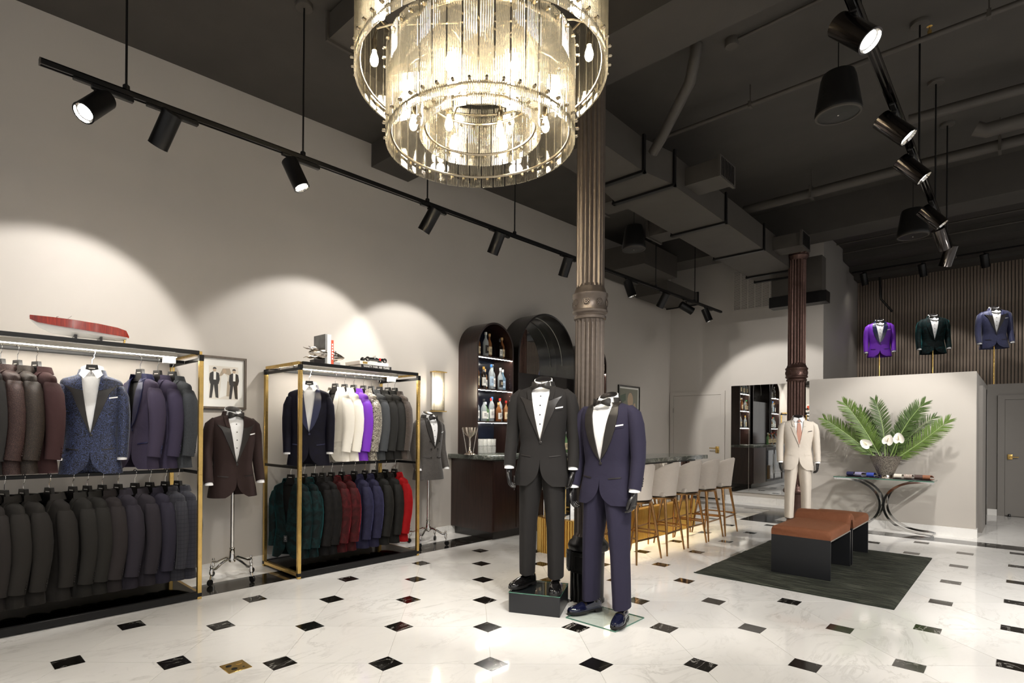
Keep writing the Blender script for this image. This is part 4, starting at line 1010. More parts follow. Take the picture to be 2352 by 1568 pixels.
hung(-4.93, 2.745, UZ, RAD(62), 'navy velvet dinner jacket with satin shawl lapel facing out', V_NAVY, S_NAVY, 'shawl', G3, dep=.62, L=.745, shirt=M_SHIRT, cuffs=True, button=-.43, cutaway=.10, studs=False, wing=False, rr=(.05, .062))
for y, f, lp, st, lb in ((3.075, F_IVORY, None, 'shawl', 'ivory dinner jacket, left of the two on the smaller rack'), (3.185, F_IVORY, None, 'notch', 'ivory dinner jacket, right of the two on the smaller rack'),
        (3.295, F_VIOL, None, 'notch', 'bright violet jacket on the smaller rack top rail'), (3.415, F_BRO, M_SATIN_BK, 'notch', 'silver and black brocade jacket on the smaller rack'), (3.515, F_SLATE, None, 'notch', 'slate grey jacket right of the brocade one'),
        (3.625, F_BLACK, None, 'notch', 'black jacket right of the slate grey one on the top rail'), (3.735, F_BLACK, None, 'notch', 'black jacket left of the brown tweed one on the top rail'), (3.83, F_TWEED, None, 'notch', 'brown tweed jacket at the right end of the smaller rack')):
    hung(-5, y, UZ, .18+random.uniform(-.04, .04), lb, f, lp, st, G3, dep=.52)
for k, (y, f, lb) in enumerate(((2.60, V_GREEN, 'green velvet jacket with a hanging tag, leftmost on the lower rail'), (2.735, V_GREEN, 'second green velvet jacket on the lower rail'), (2.85, V_BLACK, 'black velvet jacket next to the green ones'), (2.94, V_BLACK, 'black velvet jacket next to the wine-red ones'),
        (3.04, V_RED, 'wine-red velvet jacket, left of the pair'), (3.16, V_RED, 'wine-red velvet jacket, right of the pair'), (3.31, V_BLUE, 'blue-grey velvet jacket, left of the pair'), (3.445, V_BLUE, 'blue-grey velvet jacket, right of the pair'),
        (3.57, V_CHAR, 'charcoal velvet jacket, left of the pair before the scarlet one'), (3.71, V_CHAR, 'charcoal velvet jacket, right of the pair before the scarlet one'), (3.835, V_SCAR, 'scarlet velvet jacket at the right end of the lower rail'))):
     hung(-5, y, LZ, .20+random.uniform(-.05, .05)+(.25 if k == 0 else 0), lb, f, None, 'shawl' if k < 8 else 'notch', G4, dep=.55, tagged=(k == 0))
# ================================================================ BUST FORMS
def bust(label, loc, rz, fab, lap, style, N, bow, pole, L=.73, square=M_SHIRT, db=False, finial=False, caster=True, group=None, stud=True):
    t = thing('dressed_bust_form', label, 'bust form', loc, rz, group)
    cut = Cut(.97, .95, -.43 if not db else -.36, L, .10 if not db else .0, .074, db)
    coat(t, fab, lap, style, cut, M_SHIRT, bow, 'arm', (.02, .02), None, square, True, studs=stud, rr=(.052, .066), w=.93, slen=.60)
    neck_cap(t, M_SKIN)
    if finial: MB().lathe([(.012, .05), (.008, .07), (.016, .08), (.018, .095), (.006, .105), (.010, .115), (.001, .125)], 14, (0, .012, 0)).build('finial', M_WOOD_D, t)
    for c in t.children: c.location.z += N
    pm = M_CHROME if caster else M_BRASS
    MB().tube([(0, 0, .22 if caster else .02), (0, 0, N-.3)], .016 if caster else .012, 14).build('pole', pm, t)
    if caster:
        MB().lathe([(.020, .15), (.030, .16), (.032, .19), (.024, .215), (.022, .27), (.025, .275), (.025, .285), (.017, .29)], 20).build('hub', pm, t)
        for k in range(4):
            a = k*pi/2+.45; d = Vector((cos(a), sin(a), 0)); leg = MB()
            leg.tube([d*.015+Vector((0, 0, .18)), d*.06+Vector((0, 0, .19)), d*.12+Vector((0, 0, .165)), d*.18+Vector((0, 0, .135)), d*.225+Vector((0, 0, .135))], [.014, .014, .012, .012, .013], 10)
            lo = leg.build('leg', pm, t)
            c = MB(); e = d*.225; c.lathe([(.010, .17), (.014, .155), (.010, .145), (.016, .13), (.012, .11), (.016, .10), (.012, .085)], 14, e); c.tube([e+Vector((0, 0, .09)), e+d*.012+Vector((0, 0, .05))], .008, 8)
            co = c.build('caster', pm, lo)
            MB().lathe([(.026, -.009), (.028, -.006), (.028, .006), (.026, .009)], 18, e+d*.014+Vector((0, 0, .028)), Matrix.Rotation(a, 3, 'Z') @ Matrix.Rotation(pi/2, 3, 'X')).build('wheel', M_IRON_D, co)
    else: MB().lathe([(.13, 0), (.13, .012), (.03, .022), (.014, .03)], 28).build('base', pm, t)
    return t
bust('maroon dinner jacket with black bow tie on a chrome-wheeled bust stand', (-5.06, 2.07, 0), RAD(86), F_MAROON2, M_SATIN_BK, 'peak', 1.475, M_SATIN_BK, None)
bust('grey double-breasted jacket with bow tie on a chrome-wheeled bust stand', (-5.03, 4.36, 0), RAD(92), F_DBGREY, M_SATIN_BK, 'shawl', 1.50, M_SATIN_BK, None, L=.73, db=True)
GB = 'busts before the slatted wall'
bust('purple jacket with navy lapels on a bust with a finial, before the slatted wall', (-2.06, 13.6, 2.161), .25, F_VIOL, S_NAVY, 'shawl', 1.40, M_SATIN_BK, None, .69, finial=True, caster=False, group=GB)
bust('dark green velvet jacket on the middle bust before the slatted wall', (-1.235, 13.6, 2.161), .35, V_GREEN, V_GREEN, 'shawl', 1.385, M_SATIN_BK, None, .69, caster=False, group=GB, square=V_GREEN)
bust('navy jacquard jacket with satin peak lapels on the right-hand bust', (-.39, 13.6, 2.171), .35, F_JACQ, M_SATIN_BK, 'peak', 1.395, M_SATIN_BK, None, .69, caster=False, group=GB)
# ================================================================ MANNEQUINS
pl = thing('display_plinth', 'square black plinth with a glass top under the black-suited mannequin', 'plinth', (-2.645, 3.425, 0), RAD(26))
MB().rbox((0, 0, .072), (.382, .382, .144), .003, 1).build('plinth_box', M_SATIN, pl)
gp = MB().b2(-.191, .191, -.191, .191, .1445, .1525).build('glass_top', M_GLASS, pl)
for bx in ((-.192, .192, -.1925, -.1912), (-.192, .192, .1912, .1925), (-.1925, -.1912, -.191, .191), (.1912, .1925, -.191, .191)): MB().b2(bx[0], bx[1], bx[2], bx[3], .1447, .1523).build('glass_edge', M_GREDGE, pl)
mannequin('tuxedo_mannequin', 'headless mannequin in a black peak-lapel tuxedo standing on a black plinth', (-2.635, 3.44, .153), RAD(27), F_TUX, M_SATIN_BK, 'peak', 0, M_PATENT, ((.0, -.03), (-.01, .02)), (.10, -.45), bow=M_SATIN_BK, N=1.545, bend=(.0, .035))
ps = thing('glass_base', 'clear square glass plate on the floor under the navy-suited mannequin', 'glass plate', (-2.155, 3.565, 0))
MB().b2(-.2, .2, -.2, .2, .001, .010).build('glass_pane', M_GLASS, ps)
for bx in ((-.2012, .2012, -.2012, -.2001), (-.2012, .2012, .2001, .2012), (-.2012, -.2001, -.2, .2), (.2001, .2012, -.2, .2)): MB().b2(bx[0], bx[1], bx[2], bx[3], .0012, .0098).build('glass_edge', M_GREDGE, ps)
mannequin('tuxedo_mannequin', 'headless mannequin in a navy shawl-lapel tuxedo standing on clear glass', (-2.165, 3.60, .0105), RAD(2), F_TUXN, M_SATIN_BK, 'shawl', 0, M_PATENT_N, ((.03, -.05), (-.03, -.0)), (.25, -.35), bow=M_SATIN_BK, N=1.555, strap=True, bend=(.005, .02), studs=False, cut=Cut(1, 1, -.43, .735, .10, .084))
bm_ = mannequin('suit_mannequin', 'headless mannequin in a beige linen suit and pink tie by the column', (-2.39, 9.30, 0), RAD(22), F_LINEN, F_LINEN, 'notch', 0, plain('brown_leather', '#5a3a26', .3), ((.0, 0), (0, .0)), (.1, -.1), N=1.545, bow=None, square=plain('floral_silk', '#2b1a1e', .5, nz=.8, nscale=90), studs=False, flap=True, wing=False, cut=Cut(1, 1, -.38, .74, .10, .066), bend=(.02, .02))
ct = Cut(1, 1, -.38, .74, .10, .066); TIE = cloth('pink_silk_tie', '#b98a78', .5, nz=.1)
o = ct.patch([((-.016, -.36), (.016, -.36)), ((-.036, -.29), (.036, -.29)), ((-.026, -.10), (.026, -.10)), ((-.018, -.05), (.018, -.05))], .002, 6, 4).build('necktie', TIE, bm_); o.location.z = 1.545
k = MB().rbox((0, ct.yf(0, -.03)-.014, -.022), (.036, .022, .036), .009, 3).build('tie_knot', TIE, bm_); k.location.z = 1.545
# ================================================================ BAR
bb = thing('back_bar_cabinet', 'long dark wood back-bar cabinet with panelled end along the left wall', 'cabinet', (-5.38, 5.06, 0))
MB().b2(.004, .70, .06, 3.5, .0, .10).build('toe_kick', M_WOOD_D, bb)
MB().b2(.002, .74, 0, 3.55, .10, .985).build('carcass', M_WOOD, bb)
for k in range(3):
    y = .02+k*.42; d = MB().b2(.7402, .757, y, y+.405, .12, .97).build('cabinet_door', M_WOOD, bb)
    h = MB(); h.tube([(.758, y+.34, .60), (.785, y+.34, .60), (.785, y+.34, .78), (.758, y+.34, .78)], .006, 8); h.build('handle', M_CHROME, d)
for k in range(2):
    y = 1.36+k*.62; d = MB().b2(.7402, .757, y, y+.60, .12, .97).build('fridge_door', M_BLK, bb)
    MB().b2(.7572, .760, y+.05, y+.55, .17, .90).build('fridge_glass', plain('fridge_glass', '#1d2a3c', .05, coat=.6), d)
    MB().b2(.7602, .775, y+.03, y+.045, .3, .8).build('handle', M_CHROME, d)
MB().b2(.7402, .757, 2.62, 3.52, .12, .97).build('cabinet_door', M_WOOD, bb)
tp = tag(MB().rbox((-5.0, 6.83, 1.015), (.80, 3.66, .055), .004, 2).build('back_bar_worktop', M_GREEN), 'green-grey veined marble worktop on the back-bar cabinet', 'worktop')
def arch_cabinet(y0, y1, zs, ztop, label, shelves=(), depth=.35):
    """round-topped niche: y0..y1 wide, springing at zs"""
    t = thing('arch_shelf', label, 'arched shelf', (XW+.001, (y0+y1)/2, 1.043), 0, 'arched dark wood niches over the back bar'); R = (y1-y0)/2; h0 = zs-1.043; th = .024
    def outline(r): return [(-r, 0)]+[(r*cos(a), h0+r*sin(a)) for a in [pi-pi*k/28 for k in range(29)]]+[(r, 0)]
    o, i = outline(R), outline(R-th); m = MB(); n = len(o)
    vs = [(x, y, z) for x in (0, depth) for y, z in o]+[(x, y, z) for x in (0, depth) for y, z in i]
    fs = []
    for k in range(n-1):
        fs += [(k, k+1, n+k+1, n+k), (2*n+k, 3*n+k, 3*n+k+1, 2*n+k+1), (n+k, n+k+1, 3*n+k+1, 3*n+k)]
    fs += [(0, n, 3*n, 2*n), (n-1, 3*n-1, 4*n-1, 2*n-1)]
    m.add(vs, fs); m.build('arch_shell', M_WOOD if not shelves is None else M_WOOD_D, t)
    return t, R, h0, th, i
sc_z = (2.335, 1.905, 1.475)
NAVYP = plain('navy_back_panel', '#171d2c', .15, spec=.6)
def shelf_arch(y0, y1, label):
    t, R, h0, th, i = arch_cabinet(y0, y1, 2.43, 2.8, label, (1,))
    m = MB(); m.poly3([(.004, y, z) for y, z in i], (1, 0, 0), .008); m.build('back_panel', NAVYP, t)
    MB().b2(.0121, .0135, -.0015, .0015, .02, 1.25).build('back_seam', M_TAGW, t)
    for z in sc_z:
        s = MB().b2(.0125, .325, -R+th, R-th, z-1.043-.022, z-1.043).build('shelf', M_WOOD, t)
        MB().b2(.31, .322, -R+th+.01, R-th-.01, z-1.043-.0265, z-1.043-.0222).build('led_strip', glow('shelf_led', (1, .95, .86), 60), s)
    for k in range(14):
        MB().lathe([(.003, 0), (.003, .001)], 6, (.30, R-th, .3+k*.06), Matrix.Rotation(pi/2, 3, 'X')).build('shelf_pin', M_TAGW, t)
shelf_arch(5.18, 5.90, 'left narrow arched bottle shelf of dark wood above the back bar')
shelf_arch(7.60, 8.32, 'right narrow arched bottle shelf, mostly hidden behind the big column')
t, R, h0, th, i = arch_cabinet(6.0, 7.38, 2.39, 3.08, 'wide central arched niche of dark wood with a mirrored back', None)
MB().poly3([(.004, y, z) for y, z in i], (1, 0, 0), .006).build('mirror_back', M_MIRROR, t)
for y0 in (-.664, .002): MB().b2(.26, .285, y0, y0+.66, .01, 1.13).build('tall_door', M_WOOD_D, t)
m = MB(); m.tube([(.12, (R-th-.004)*cos(a), h0+(R-th-.004)*sin(a)) for a in [pi-pi*k/28 for k in range(29)]], .004, 6); m.build('inlay_line', M_TAGW, t)
# ---- bottles
def gl(name, c, clear=.85): return glassy(name, c, clear, .02, .28)
G_AMB, G_CLR, G_BLU, G_GRN, G_DRK = gl('amber_bottle', (.75, .34, .12), .75), gl('clear_bottle', (.9, .95, .97)), gl('blue_bottle', (.45, .75, .95)), gl('green_bottle', (.45, .75, .35)), plain('dark_bottle', '#1a120e', .08, coat=.6)
CAPS = {n: plain(n+'_cap', c, .35) for n, c in (('cork', '#c7a06a'), ('black', '#191716'), ('gold', '#c9a24a'), ('red', '#b3261f'), ('blue', '#2f6fb5'), ('green', '#2f8a4a'), ('silver', '#c9c9c6'))}
LAB = {n: plain(n+'_label', c, .7) for n, c in (('white', '#efece4'), ('cream', '#ead7b0'), ('blue', '#bcd3e6'), ('black', '#23201e'))}
BM = {}
def bottle(loc, label, glassm, cap, lab, h=.30, r=.038, shape='round', group='bottles in the left arched shelf'):
    t = thing('spirits_bottle', label, 'bottle', loc, random.uniform(-.3, .3), group)
    h *= 1.06; sh = .58*h if shape != 'tall' else .66*h; seg = 20 if shape != 'square' else 4
    prof = [(r*.9, 0), (r, .006), (r, sh), (r*.85, sh+.02), (r*.42, sh+.055), (r*.36, sh+.06), (r*.34, h-.035), (r*.40, h-.03), (r*.40, h-.022)]
    if seg == 4: prof = [(a*1.3, z) if z <= sh else (a, z) for a, z in prof]
    R = Matrix.Rotation(pi/4, 3, 'Z') if seg == 4 else None
    MB().lathe(prof, seg, (0, 0, 0), R).build('glass_body', glassm, t)
    MB().lathe([(r*.42, h-.034), (r*.45, h-.03), (r*.45, h), (r*.40, h+.003)], 14).build('cap', CAPS[cap], t)
    if lab:
        m = MB(); rr = r*1.025 if seg != 4 else r*.955; z0, z1 = sh*.2, sh*.78
        if seg == 4: m.b2(rr-.002, rr+.0005, -r*.7, r*.7, z0, z1)
        else: m.loft([[(rr*cos(a), rr*sin(a), z) for a in [-1.1+2.2*k/12 for k in range(13)]] for z in (z0, z1)], closed=False)
        lo = m.build('label_paper', LAB[lab], t)
        pr_ = MB(); 
        for q, zz in enumerate((.35, .5, .65)):
            pr_.loft([[((rr+.0008)*cos(a), (rr+.0008)*sin(a), z) for a in [-.45+.9*k/6 for k in range(7)]] for z in (lerp(z0, z1, zz), lerp(z0, z1, zz)+.006)], closed=False) if seg != 4 else pr_.b2(rr+.0006, rr+.001, -r*.4, r*.4, lerp(z0, z1, zz), lerp(z0, z1, zz)+.006)
        pr_.build('label_print', LAB['black'] if lab != 'black' else LAB['cream'], lo)
    return t
xs = XW+.255; AY = lambda y: 5.305+(y-5.235)*.92
row1 = [(5.25, G_AMB, 'cork', 'cream', .26, .036, 'round', 'amber bottle at the left end of the top arch shelf'), (5.355, G_CLR, 'silver', 'black', .30, .040, 'round', 'clear bottle with a silver stopper on the top arch shelf'),
        (5.49, G_AMB, 'cork', 'cream', .30, .036, 'round', 'tall amber bottle with a cork in the middle of the top arch shelf'), (5.655, G_DRK, 'black', 'white', .25, .034, 'square', 'black-capped square bottle on the top arch shelf'), (5.765, G_AMB, 'cork', 'cream', .28, .042, 'round', 'squat amber bottle at the right end of the top arch shelf')]
row2 = [(5.235, G_AMB, 'cork', 'cream', .30, .034, 'tall', 'amber bottle at the left end of the middle arch shelf'), (5.315, G_DRK, 'gold', 'white', .27, .034, 'tall', 'dark bottle behind the round-labelled one on the middle arch shelf'), (5.395, G_AMB, 'cork', 'white', .25, .038, 'round', 'brown bottle with a round pale label on the middle arch shelf'),
        (5.475, G_CLR, 'blue', 'blue', .31, .034, 'tall', 'clear bottle with a bright blue top on the middle arch shelf'), (5.56, G_CLR, 'black', 'white', .32, .042, 'round', 'large clear bottle with a white label on the middle arch shelf'), (5.675, G_CLR, 'silver', 'black', .28, .038, 'round', 'clear bottle with a black crest on the middle arch shelf'), (5.79, G_BLU, 'silver', 'blue', .27, .034, 'square', 'light blue bottle at the right end of the middle arch shelf')]
row3 = [(5.235, G_CLR, 'green', 'white', .29, .038, 'round', 'clear bottle with a green cap on the lowest arch shelf'), (5.325, G_CLR, 'black', 'white', .27, .040, 'round', 'plain clear bottle on the lowest arch shelf'), (5.415, G_GRN, 'silver', 'white', .24, .040, 'square', 'square green-tinted bottle on the lowest arch shelf'), (5.475, G_CLR, 'red', 'white', .29, .030, 'tall', 'thin red-capped bottle at the back of the lowest arch shelf'),
        (5.555, G_CLR, 'blue', 'white', .31, .034, 'tall', 'blue-capped clear bottle on the lowest arch shelf'), (5.64, G_AMB, 'cork', 'white', .24, .040, 'round', 'golden bottle on the lowest arch shelf beside the black tuxedo'), (5.73, G_CLR, 'red', 'white', .30, .036, 'tall', 'red-topped clear bottle on the lowest arch shelf'), (5.81, G_AMB, 'red', 'cream', .27, .036, 'round', 'amber red-capped bottle at the right end of the lowest arch shelf')]
for z, row in zip(sc_z, (row1, row2, row3)):
    for k, (y, gm, cp, lb, h, r, sh, txt) in enumerate(row):
        bottle((xs+(.02 if k % 2 else -.03), AY(y), z+.0005), txt, gm, cp, lb, h, r, sh)
for z in sc_z:
    for k in range(5):
        cp = random.choice(list(CAPS)); gm = random.choice([G_AMB, G_CLR, G_DRK])
        bottle((xs+random.uniform(-.05, .08), 7.70+k*.13, z+.0005), '%s bottle, %s in the row on the %s shelf of the right arch' % ('amber' if gm is G_AMB else 'clear' if gm is G_CLR else 'dark', ('first', 'second', 'third', 'fourth', 'last')[k], {2.335: 'top', 1.905: 'middle', 1.475: 'lowest'}[z]),
               gm, cp, 'cream', random.uniform(.24, .30), .036, 'round', 'bottles in the right arched shelf')
# stacked tumblers under the lowest shelf
GT = 'tumblers stacked in the left arch'
tmb = MB().lathe([(.030, 0), (.034, .004), (.037, .095), (.035, .095), (.032, .012), (.001, .010)], 16).mesh('tumbler', glassy('tumbler_glass', (1, 1, .98), .95, .03, .22))
tagl = ('leftmost', 'second from left', 'second from right', 'rightmost')
for lv in range(2):
    for k in range(4):
        for dd in range(2):
            o = obj('tumbler', tmb); o.location = (XW+.29-dd*.09, 5.315+k*.082, 1.0445+lv*.0975)
            tag(o, '%s clear tumbler in the %s row of the %s layer of glasses' % (tagl[k], ('front', 'back')[dd], ('bottom', 'top')[lv]), 'glass', GT)
# bottles standing on the worktop, seen in the wall mirror
for k in range(8):
    gm, cp = ((G_AMB, 'red'), (G_CLR, 'black'), (G_DRK, 'red'), (G_AMB, 'gold'), (G_CLR, 'red'), (G_DRK, 'black'), (G_AMB, 'cork'), (G_GRN, 'silver'))[k]
    bottle((XW+.55, 6.15+k*.10, 1.0435), '%s bottle on the back-bar worktop, number %s from the left' % (('amber', 'clear', 'dark', 'amber', 'clear', 'dark', 'amber', 'green')[k], ('one', 'two', 'three', 'four', 'five', 'six', 'seven', 'eight')[k]), gm, cp, 'cream', .26+.02*(k % 3), .036, 'round', 'bottles on the back-bar worktop')
# trophy
tr = thing('silver_trophy', 'silver fan-shaped trophy cup on slender legs at the end of the back bar', 'trophy', (-4.98, 5.005, 1.043))
SIL = plain('silver', '#d9cfc3', .16, 1.0)
MB().lathe([(.075, 0), (.075, .008), (.062, .016), (.066, .022), (.03, .034), (.018, .045), (.022, .055), (.014, .065), (.013, .20), (.018, .215), (.03, .235)], 24).build('foot_stem', SIL, tr)
rg = []
for r, z in ((.028, .23), (.05, .25), (.075, .285), (.088, .33), (.092, .345), (.088, .345), (.07, .29), (.03, .245)):
    rg.append([((r+.006*sin(12*a)*min(1, r/.06))*cos(a), (r+.006*sin(12*a)*min(1, r/.06))*sin(a), z) for a in [2*pi*k/72 for k in range(72)]])
MB().loft(rg).build('cup', SIL, tr)
for a in (1.2, 4.3):
    MB().tube([(.045*cos(a), .045*sin(a), .025), (.05*cos(a), .05*sin(a), .06), (.075*cos(a), .075*sin(a), .2), (.098*cos(a), .098*sin(a), .31), (.104*cos(a), .104*sin(a), .335)], .006, 8).build('side_handle', SIL, tr)
sg = thing('herb_sprig', 'leafy green sprig in a small glass inside the left arch', 'plant', (XW+.12, 5.25, 1.043))
MB().lathe([(.025, 0), (.03, .12), (.028, .12), (.024, .006)], 14).build('glass_holder', M_GLASS, sg)
LEAF = plain('herb_green', '#3f7a34', .5)
m = MB()
for k in range(60):
    a, z = random.uniform(0, 2*pi), random.uniform(.12, .36); p = Vector((.022*cos(a), .022*sin(a), z)); d = Vector((cos(a), sin(a), .5)).normalized()*.03; n = d.cross(Vector((0, 0, 1))).normalized()*.010
    m.add([p-n*.3, p+d*.5-n, p+d, p+d*.5+n], [(0, 1, 2, 3)])
m.tube([(0, 0, .02), (0, 0, .36)], .003, 6); m.build('leaves', LEAF, sg)
# ---- island counter
ic = thing('bar_counter', 'bar counter with fluted brass plinth and mirrored strip front', 'bar counter', (-3.38, 4.98, 0))
L = 3.12; D = .56
def rr_outline(x0, x1, y0, y1, r, n=8):
    pts = []
    for cx, cy, a0 in ((x1-r, y0+r, -pi/2), (x1-r, y1-r, 0), (x0+r, y1-r, pi/2), (x0+r, y0+r, pi)):
        for k in range(n+1): a = a0+pi/2*k/n; pts.append((cx+r*cos(a), cy+r*sin(a)))
    return pts
def along(poly, step):
    out = []; acc = 0
    for i in range(len(poly)):
        a, b = Vector(poly[i]), Vector(poly[(i+1) % len(poly)]); d = (b-a).length
        if d < 1e-6: continue
        s = acc
        while s < d: out.append((a.lerp(b, s/d), (b-a).normalized())); s += step
        acc = s-d
    return out
base = rr_outline(-D, 0, 0, L, .14); core = rr_outline(-D+.05, -.05, .05, L-.05, .10)
MB().prism([(x*.985-.004, y*.995+.008) for x, y in base], 0, .375).build('plinth_core', M_GOLD, ic)
MB().prism(core, .3751, .965).build('counter_core', M_IRON_D, ic)
fl = MB().lathe([(.0125, 0), (.0125, .385)], 8).mesh('brass_flute', M_GOLD)
for p, d in along(base, .0262):
    o = obj('brass_flute', fl, ic); o.location = (p.x, p.y, 0)
ms = MB().b2(-.002, .006, -.0455, .0455, .392, .962).mesh('mirror_strip', M_MIRROR)
for p, d in along(core, .0935):
    o = obj('mirror_strip', ms, ic); o.location = (p.x, p.y, 0); o.rotation_euler = (0, 0, math.atan2(d.y, d.x)-pi/2)
MB().prism(base, .3851, .392).build('plinth_cap', M_GOLD, ic)
MB().b2(-.02, .0, .16, L-.16, .952, .9645).build('led_strip', M_LEDW, ic)
MB().b2(.0005, .006, .1, L-.1, .940, .9655).build('led_shield', M_BLK, ic)
ctop = tag(MB().prism([(x-3.38, y+4.98) for x, y in rr_outline(-D-.04, .085, -.07, L+.17, .03, 4)], .966, 1.02).build('counter_top', M_GREEN), 'green-grey marble slab on top of the bar counter', 'worktop')
# ---- stools
STV = velvet('stool_velvet', '#b8aea3', '#e0d8ce', .3)
def stool():
    t = thing('bar_stool', '', 'bar stool', (0, 0, 0), 0, 'bar stools along the counter')
    # local: back towards +x
    MB().rbox((-.03, 0, .655), (.36, .37, .06), .025, 4).build('seat', STV, t)
    rings = []; th = .028
    for k in range(25):
        a = lerp(-1.75, 1.75, k/24); c = max(0, cos(a*.62)); zt = .69+.315*(max(0, cos(a*.88)))**.42
        r0 = .215; r = []
        for q in range(9):
            z = lerp(.64, zt, q/8); out = .05*((z-.64)/.40)**1.2
            r.append(((r0+out)*cos(a)*.98-.01, (r0+out*.6)*sin(a), z))
        rin = [(x-cos(a)*th, y-sin(a)*th, z-.002) for x, y, z in reversed(r)]
        top = ((r[-1][0]+rin[0][0])/2, (r[-1][1]+rin[0][1])/2, zt+.012)
        rings.append(r+[top]+rin)
    MB().loft(rings, closed=True).build('backrest', STV, t, 75)
    m = MB(); rg = []
    for rr, z in ((.20, .602), (.212, .604), (.214, .622), (.20, .624)): rg.append([(rr*.97*cos(a), rr*sin(a), z) for a in [2*pi*k/40 for k in range(40)]])
    m.loft(rg); m.build('seat_ring', M_BRONZE, t)
    for sx in (-1, 1):
        for sy in (-1, 1):
            MB().tube([(sx*.145, sy*.15, .605), (sx*.185, sy*.20, .30), (sx*.215, sy*.245, 0)], [.017, .014, .009], 10).build('leg', M_BRONZE, t)
    for a, b in (((-1, -1), (-1, 1)), ((1, -1), (1, 1)), ((-1, -1), (1, -1)), ((-1, 1), (1, 1))):
        z = .235 if a[0] == b[0] and a[0] == 1 else .26
        MB().box(((a[0]+b[0])*.0965, (a[1]+b[1])*.1065, z), (.012 if a[0] == b[0] else .386, .012 if a[1] == b[1] else .426, .016)).build('footrest', M_BRONZE, t)
    return t
s0 = stool(); lbs = ('grey velvet bar stool half hidden behind the navy suit', 'second grey velvet bar stool, next to the navy suit', 'middle grey velvet bar stool of the row of five', 'fourth grey velvet bar stool from the navy suit', 'farthest grey velvet bar stool, at the mirror end')
for k, y in enumerate((5.45, 6.05, 6.65, 7.20, 7.72)):
    s = s0 if k == 0 else copy_tree(s0); s.location = (-2.985, y, 0); s.rotation_euler = (0, 0, (-.05, .06, -.03, .02, .05)[k]); s['label'] = lbs[k]
# ================================================================ SCONCE, PICTURES
sn = thing('wall_sconce', 'glass-rod wall sconce glowing beside the back-bar arch', 'wall lamp', (XW+.001, 4.775, 1.59))
MB().b2(0, .03, -.085, .085, .02, .50).build('back_plate', M_TAGW, sn)
rod = MB().lathe([(.009, 0), (.009, .51)], 8).mesh('glass_rod', M_CRYST)
for k in range(9):
    o = obj('glass_rod', rod, sn); a = (k-4)*.30; o.location = (.045+.05*cos(a), .088*sin(a)/sin(1.2), 0)
for z in (.0, .50): MB().b2(.0, .11, -.098, .098, z-.006, z+.006).build('end_plate', M_BRASS, sn)
for z in (.20, .33): MB().lathe([(.018, 0), (.02, .09), (.012, .11)], 12, (.055, 0, z-.05)).build('bulb', glow('sconce_bulb', (1, .92, .78), 100), sn)
def frame_thing(name, label, y0, z0, w, h, fmat, mw=.02, d=.03):
    t = thing(name, label, 'picture', (XW+.001, y0, z0))
    for nm, b in (('frame_rail', (0, d, 0, w, 0, mw)), ('frame_rail', (0, d, 0, w, h-mw, h)), ('frame_rail', (0, d, 0, mw, mw, h-mw)), ('frame_rail', (0, d, w-mw, w, mw, h-mw))): MB().b2(*b).build(nm, fmat, t)
    MB().b2(.002, .012, mw, w-mw, mw, h-mw).build('mat_board', M_PAPER, t)
    return t
FRW = wood('grey_frame', '#4b4036', '#6a5d4e', .5)
ar = frame_thing('framed_print', 'framed print of two men in tuxedos and a seated woman', 1.895, 1.535, .42, .49, FRW)
def shp(pts, mat, nm, x=.0125, par=None, th=.0006): return MB().poly3([(x, y, z) for y, z in pts], (1, 0, 0), th).build(nm, mat, par)
PC, PS, PD, PW, PT = [plain('print_'+n, c, .8) for n, c in (('ground', '#e8e0d2'), ('skin', '#c7ae93'), ('dark', '#35302c'), ('white', '#f5f2ea'), ('tan', '#b6a58e'))]
art = shp([(.075, .09), (.345, .09), (.345, .40), (.075, .40)], PC, 'print_sheet', .0122, ar)
def man(cx, z0, hgt, k):
    u = hgt
    shp([(cx-.16*u, z0), (cx-.08*u, z0), (cx-.02*u, z0+.45*u), (cx+.04*u, z0+.02*u), (cx+.13*u, z0), (cx+.11*u, z0+.5*u), (cx-.12*u, z0+.5*u)], PD, 'trousers_shape', .0130, art)
    shp([(cx-.14*u, z0+.46*u), (cx+.13*u, z0+.46*u), (cx+.17*u, z0+.62*u), (cx+.14*u, z0+.82*u), (cx+.04*u, z0+.86*u), (cx-.06*u, z0+.86*u), (cx-.15*u, z0+.80*u), (cx-.17*u, z0+.6*u)], PD, 'coat_shape', .0132, art)
    shp([(cx-.03*u, z0+.60*u), (cx+.045*u, z0+.60*u), (cx+.05*u, z0+.86*u), (cx-.03*u, z0+.86*u)], PW, 'shirt_shape', .0139, art)
    shp([(cx+.055*u*cos(a), z0+.925*u+.07*u*sin(a)) for a in [2*pi*q/14 for q in range(14)]], PS, 'face_shape', .0137, art)
    shp([(cx+.06*u*cos(a), z0+.95*u+.06*u*sin(a)) for a in [pi*q/8 for q in range(9)]], PD, 'hair_shape', .0144, art)
man(.125, .10, .285, 0); man(.305, .095, .285, 1)
shp([(.17, .10), (.235, .13), (.245, .30), (.215, .34), (.185, .30), (.18, .2)], PW, 'dress_shape', .0128, art); shp([(.215+.018*cos(a), .355+.022*sin(a)) for a in [2*pi*q/12 for q in range(12)]], PS, 'face_shape', .0129, art)
shp([(.235, .12), (.285, .12), (.285, .25), (.225, .27)], PT, 'piano_shape', .0127, art); shp([(.16, .30), (.20, .38), (.265, .385), (.285, .31), (.23, .33)], PT, 'foliage_shape', .0126, art)
MB().b2(.014, .016, .021, .399, .021, .469).build('glazing', M_PGLASS, ar)
ph = frame_thing('framed_photo', 'dark framed portrait photo of a grey-haired man in a bow tie', 9.28, 1.52, .80, .70, M_WOOD_D, .03)
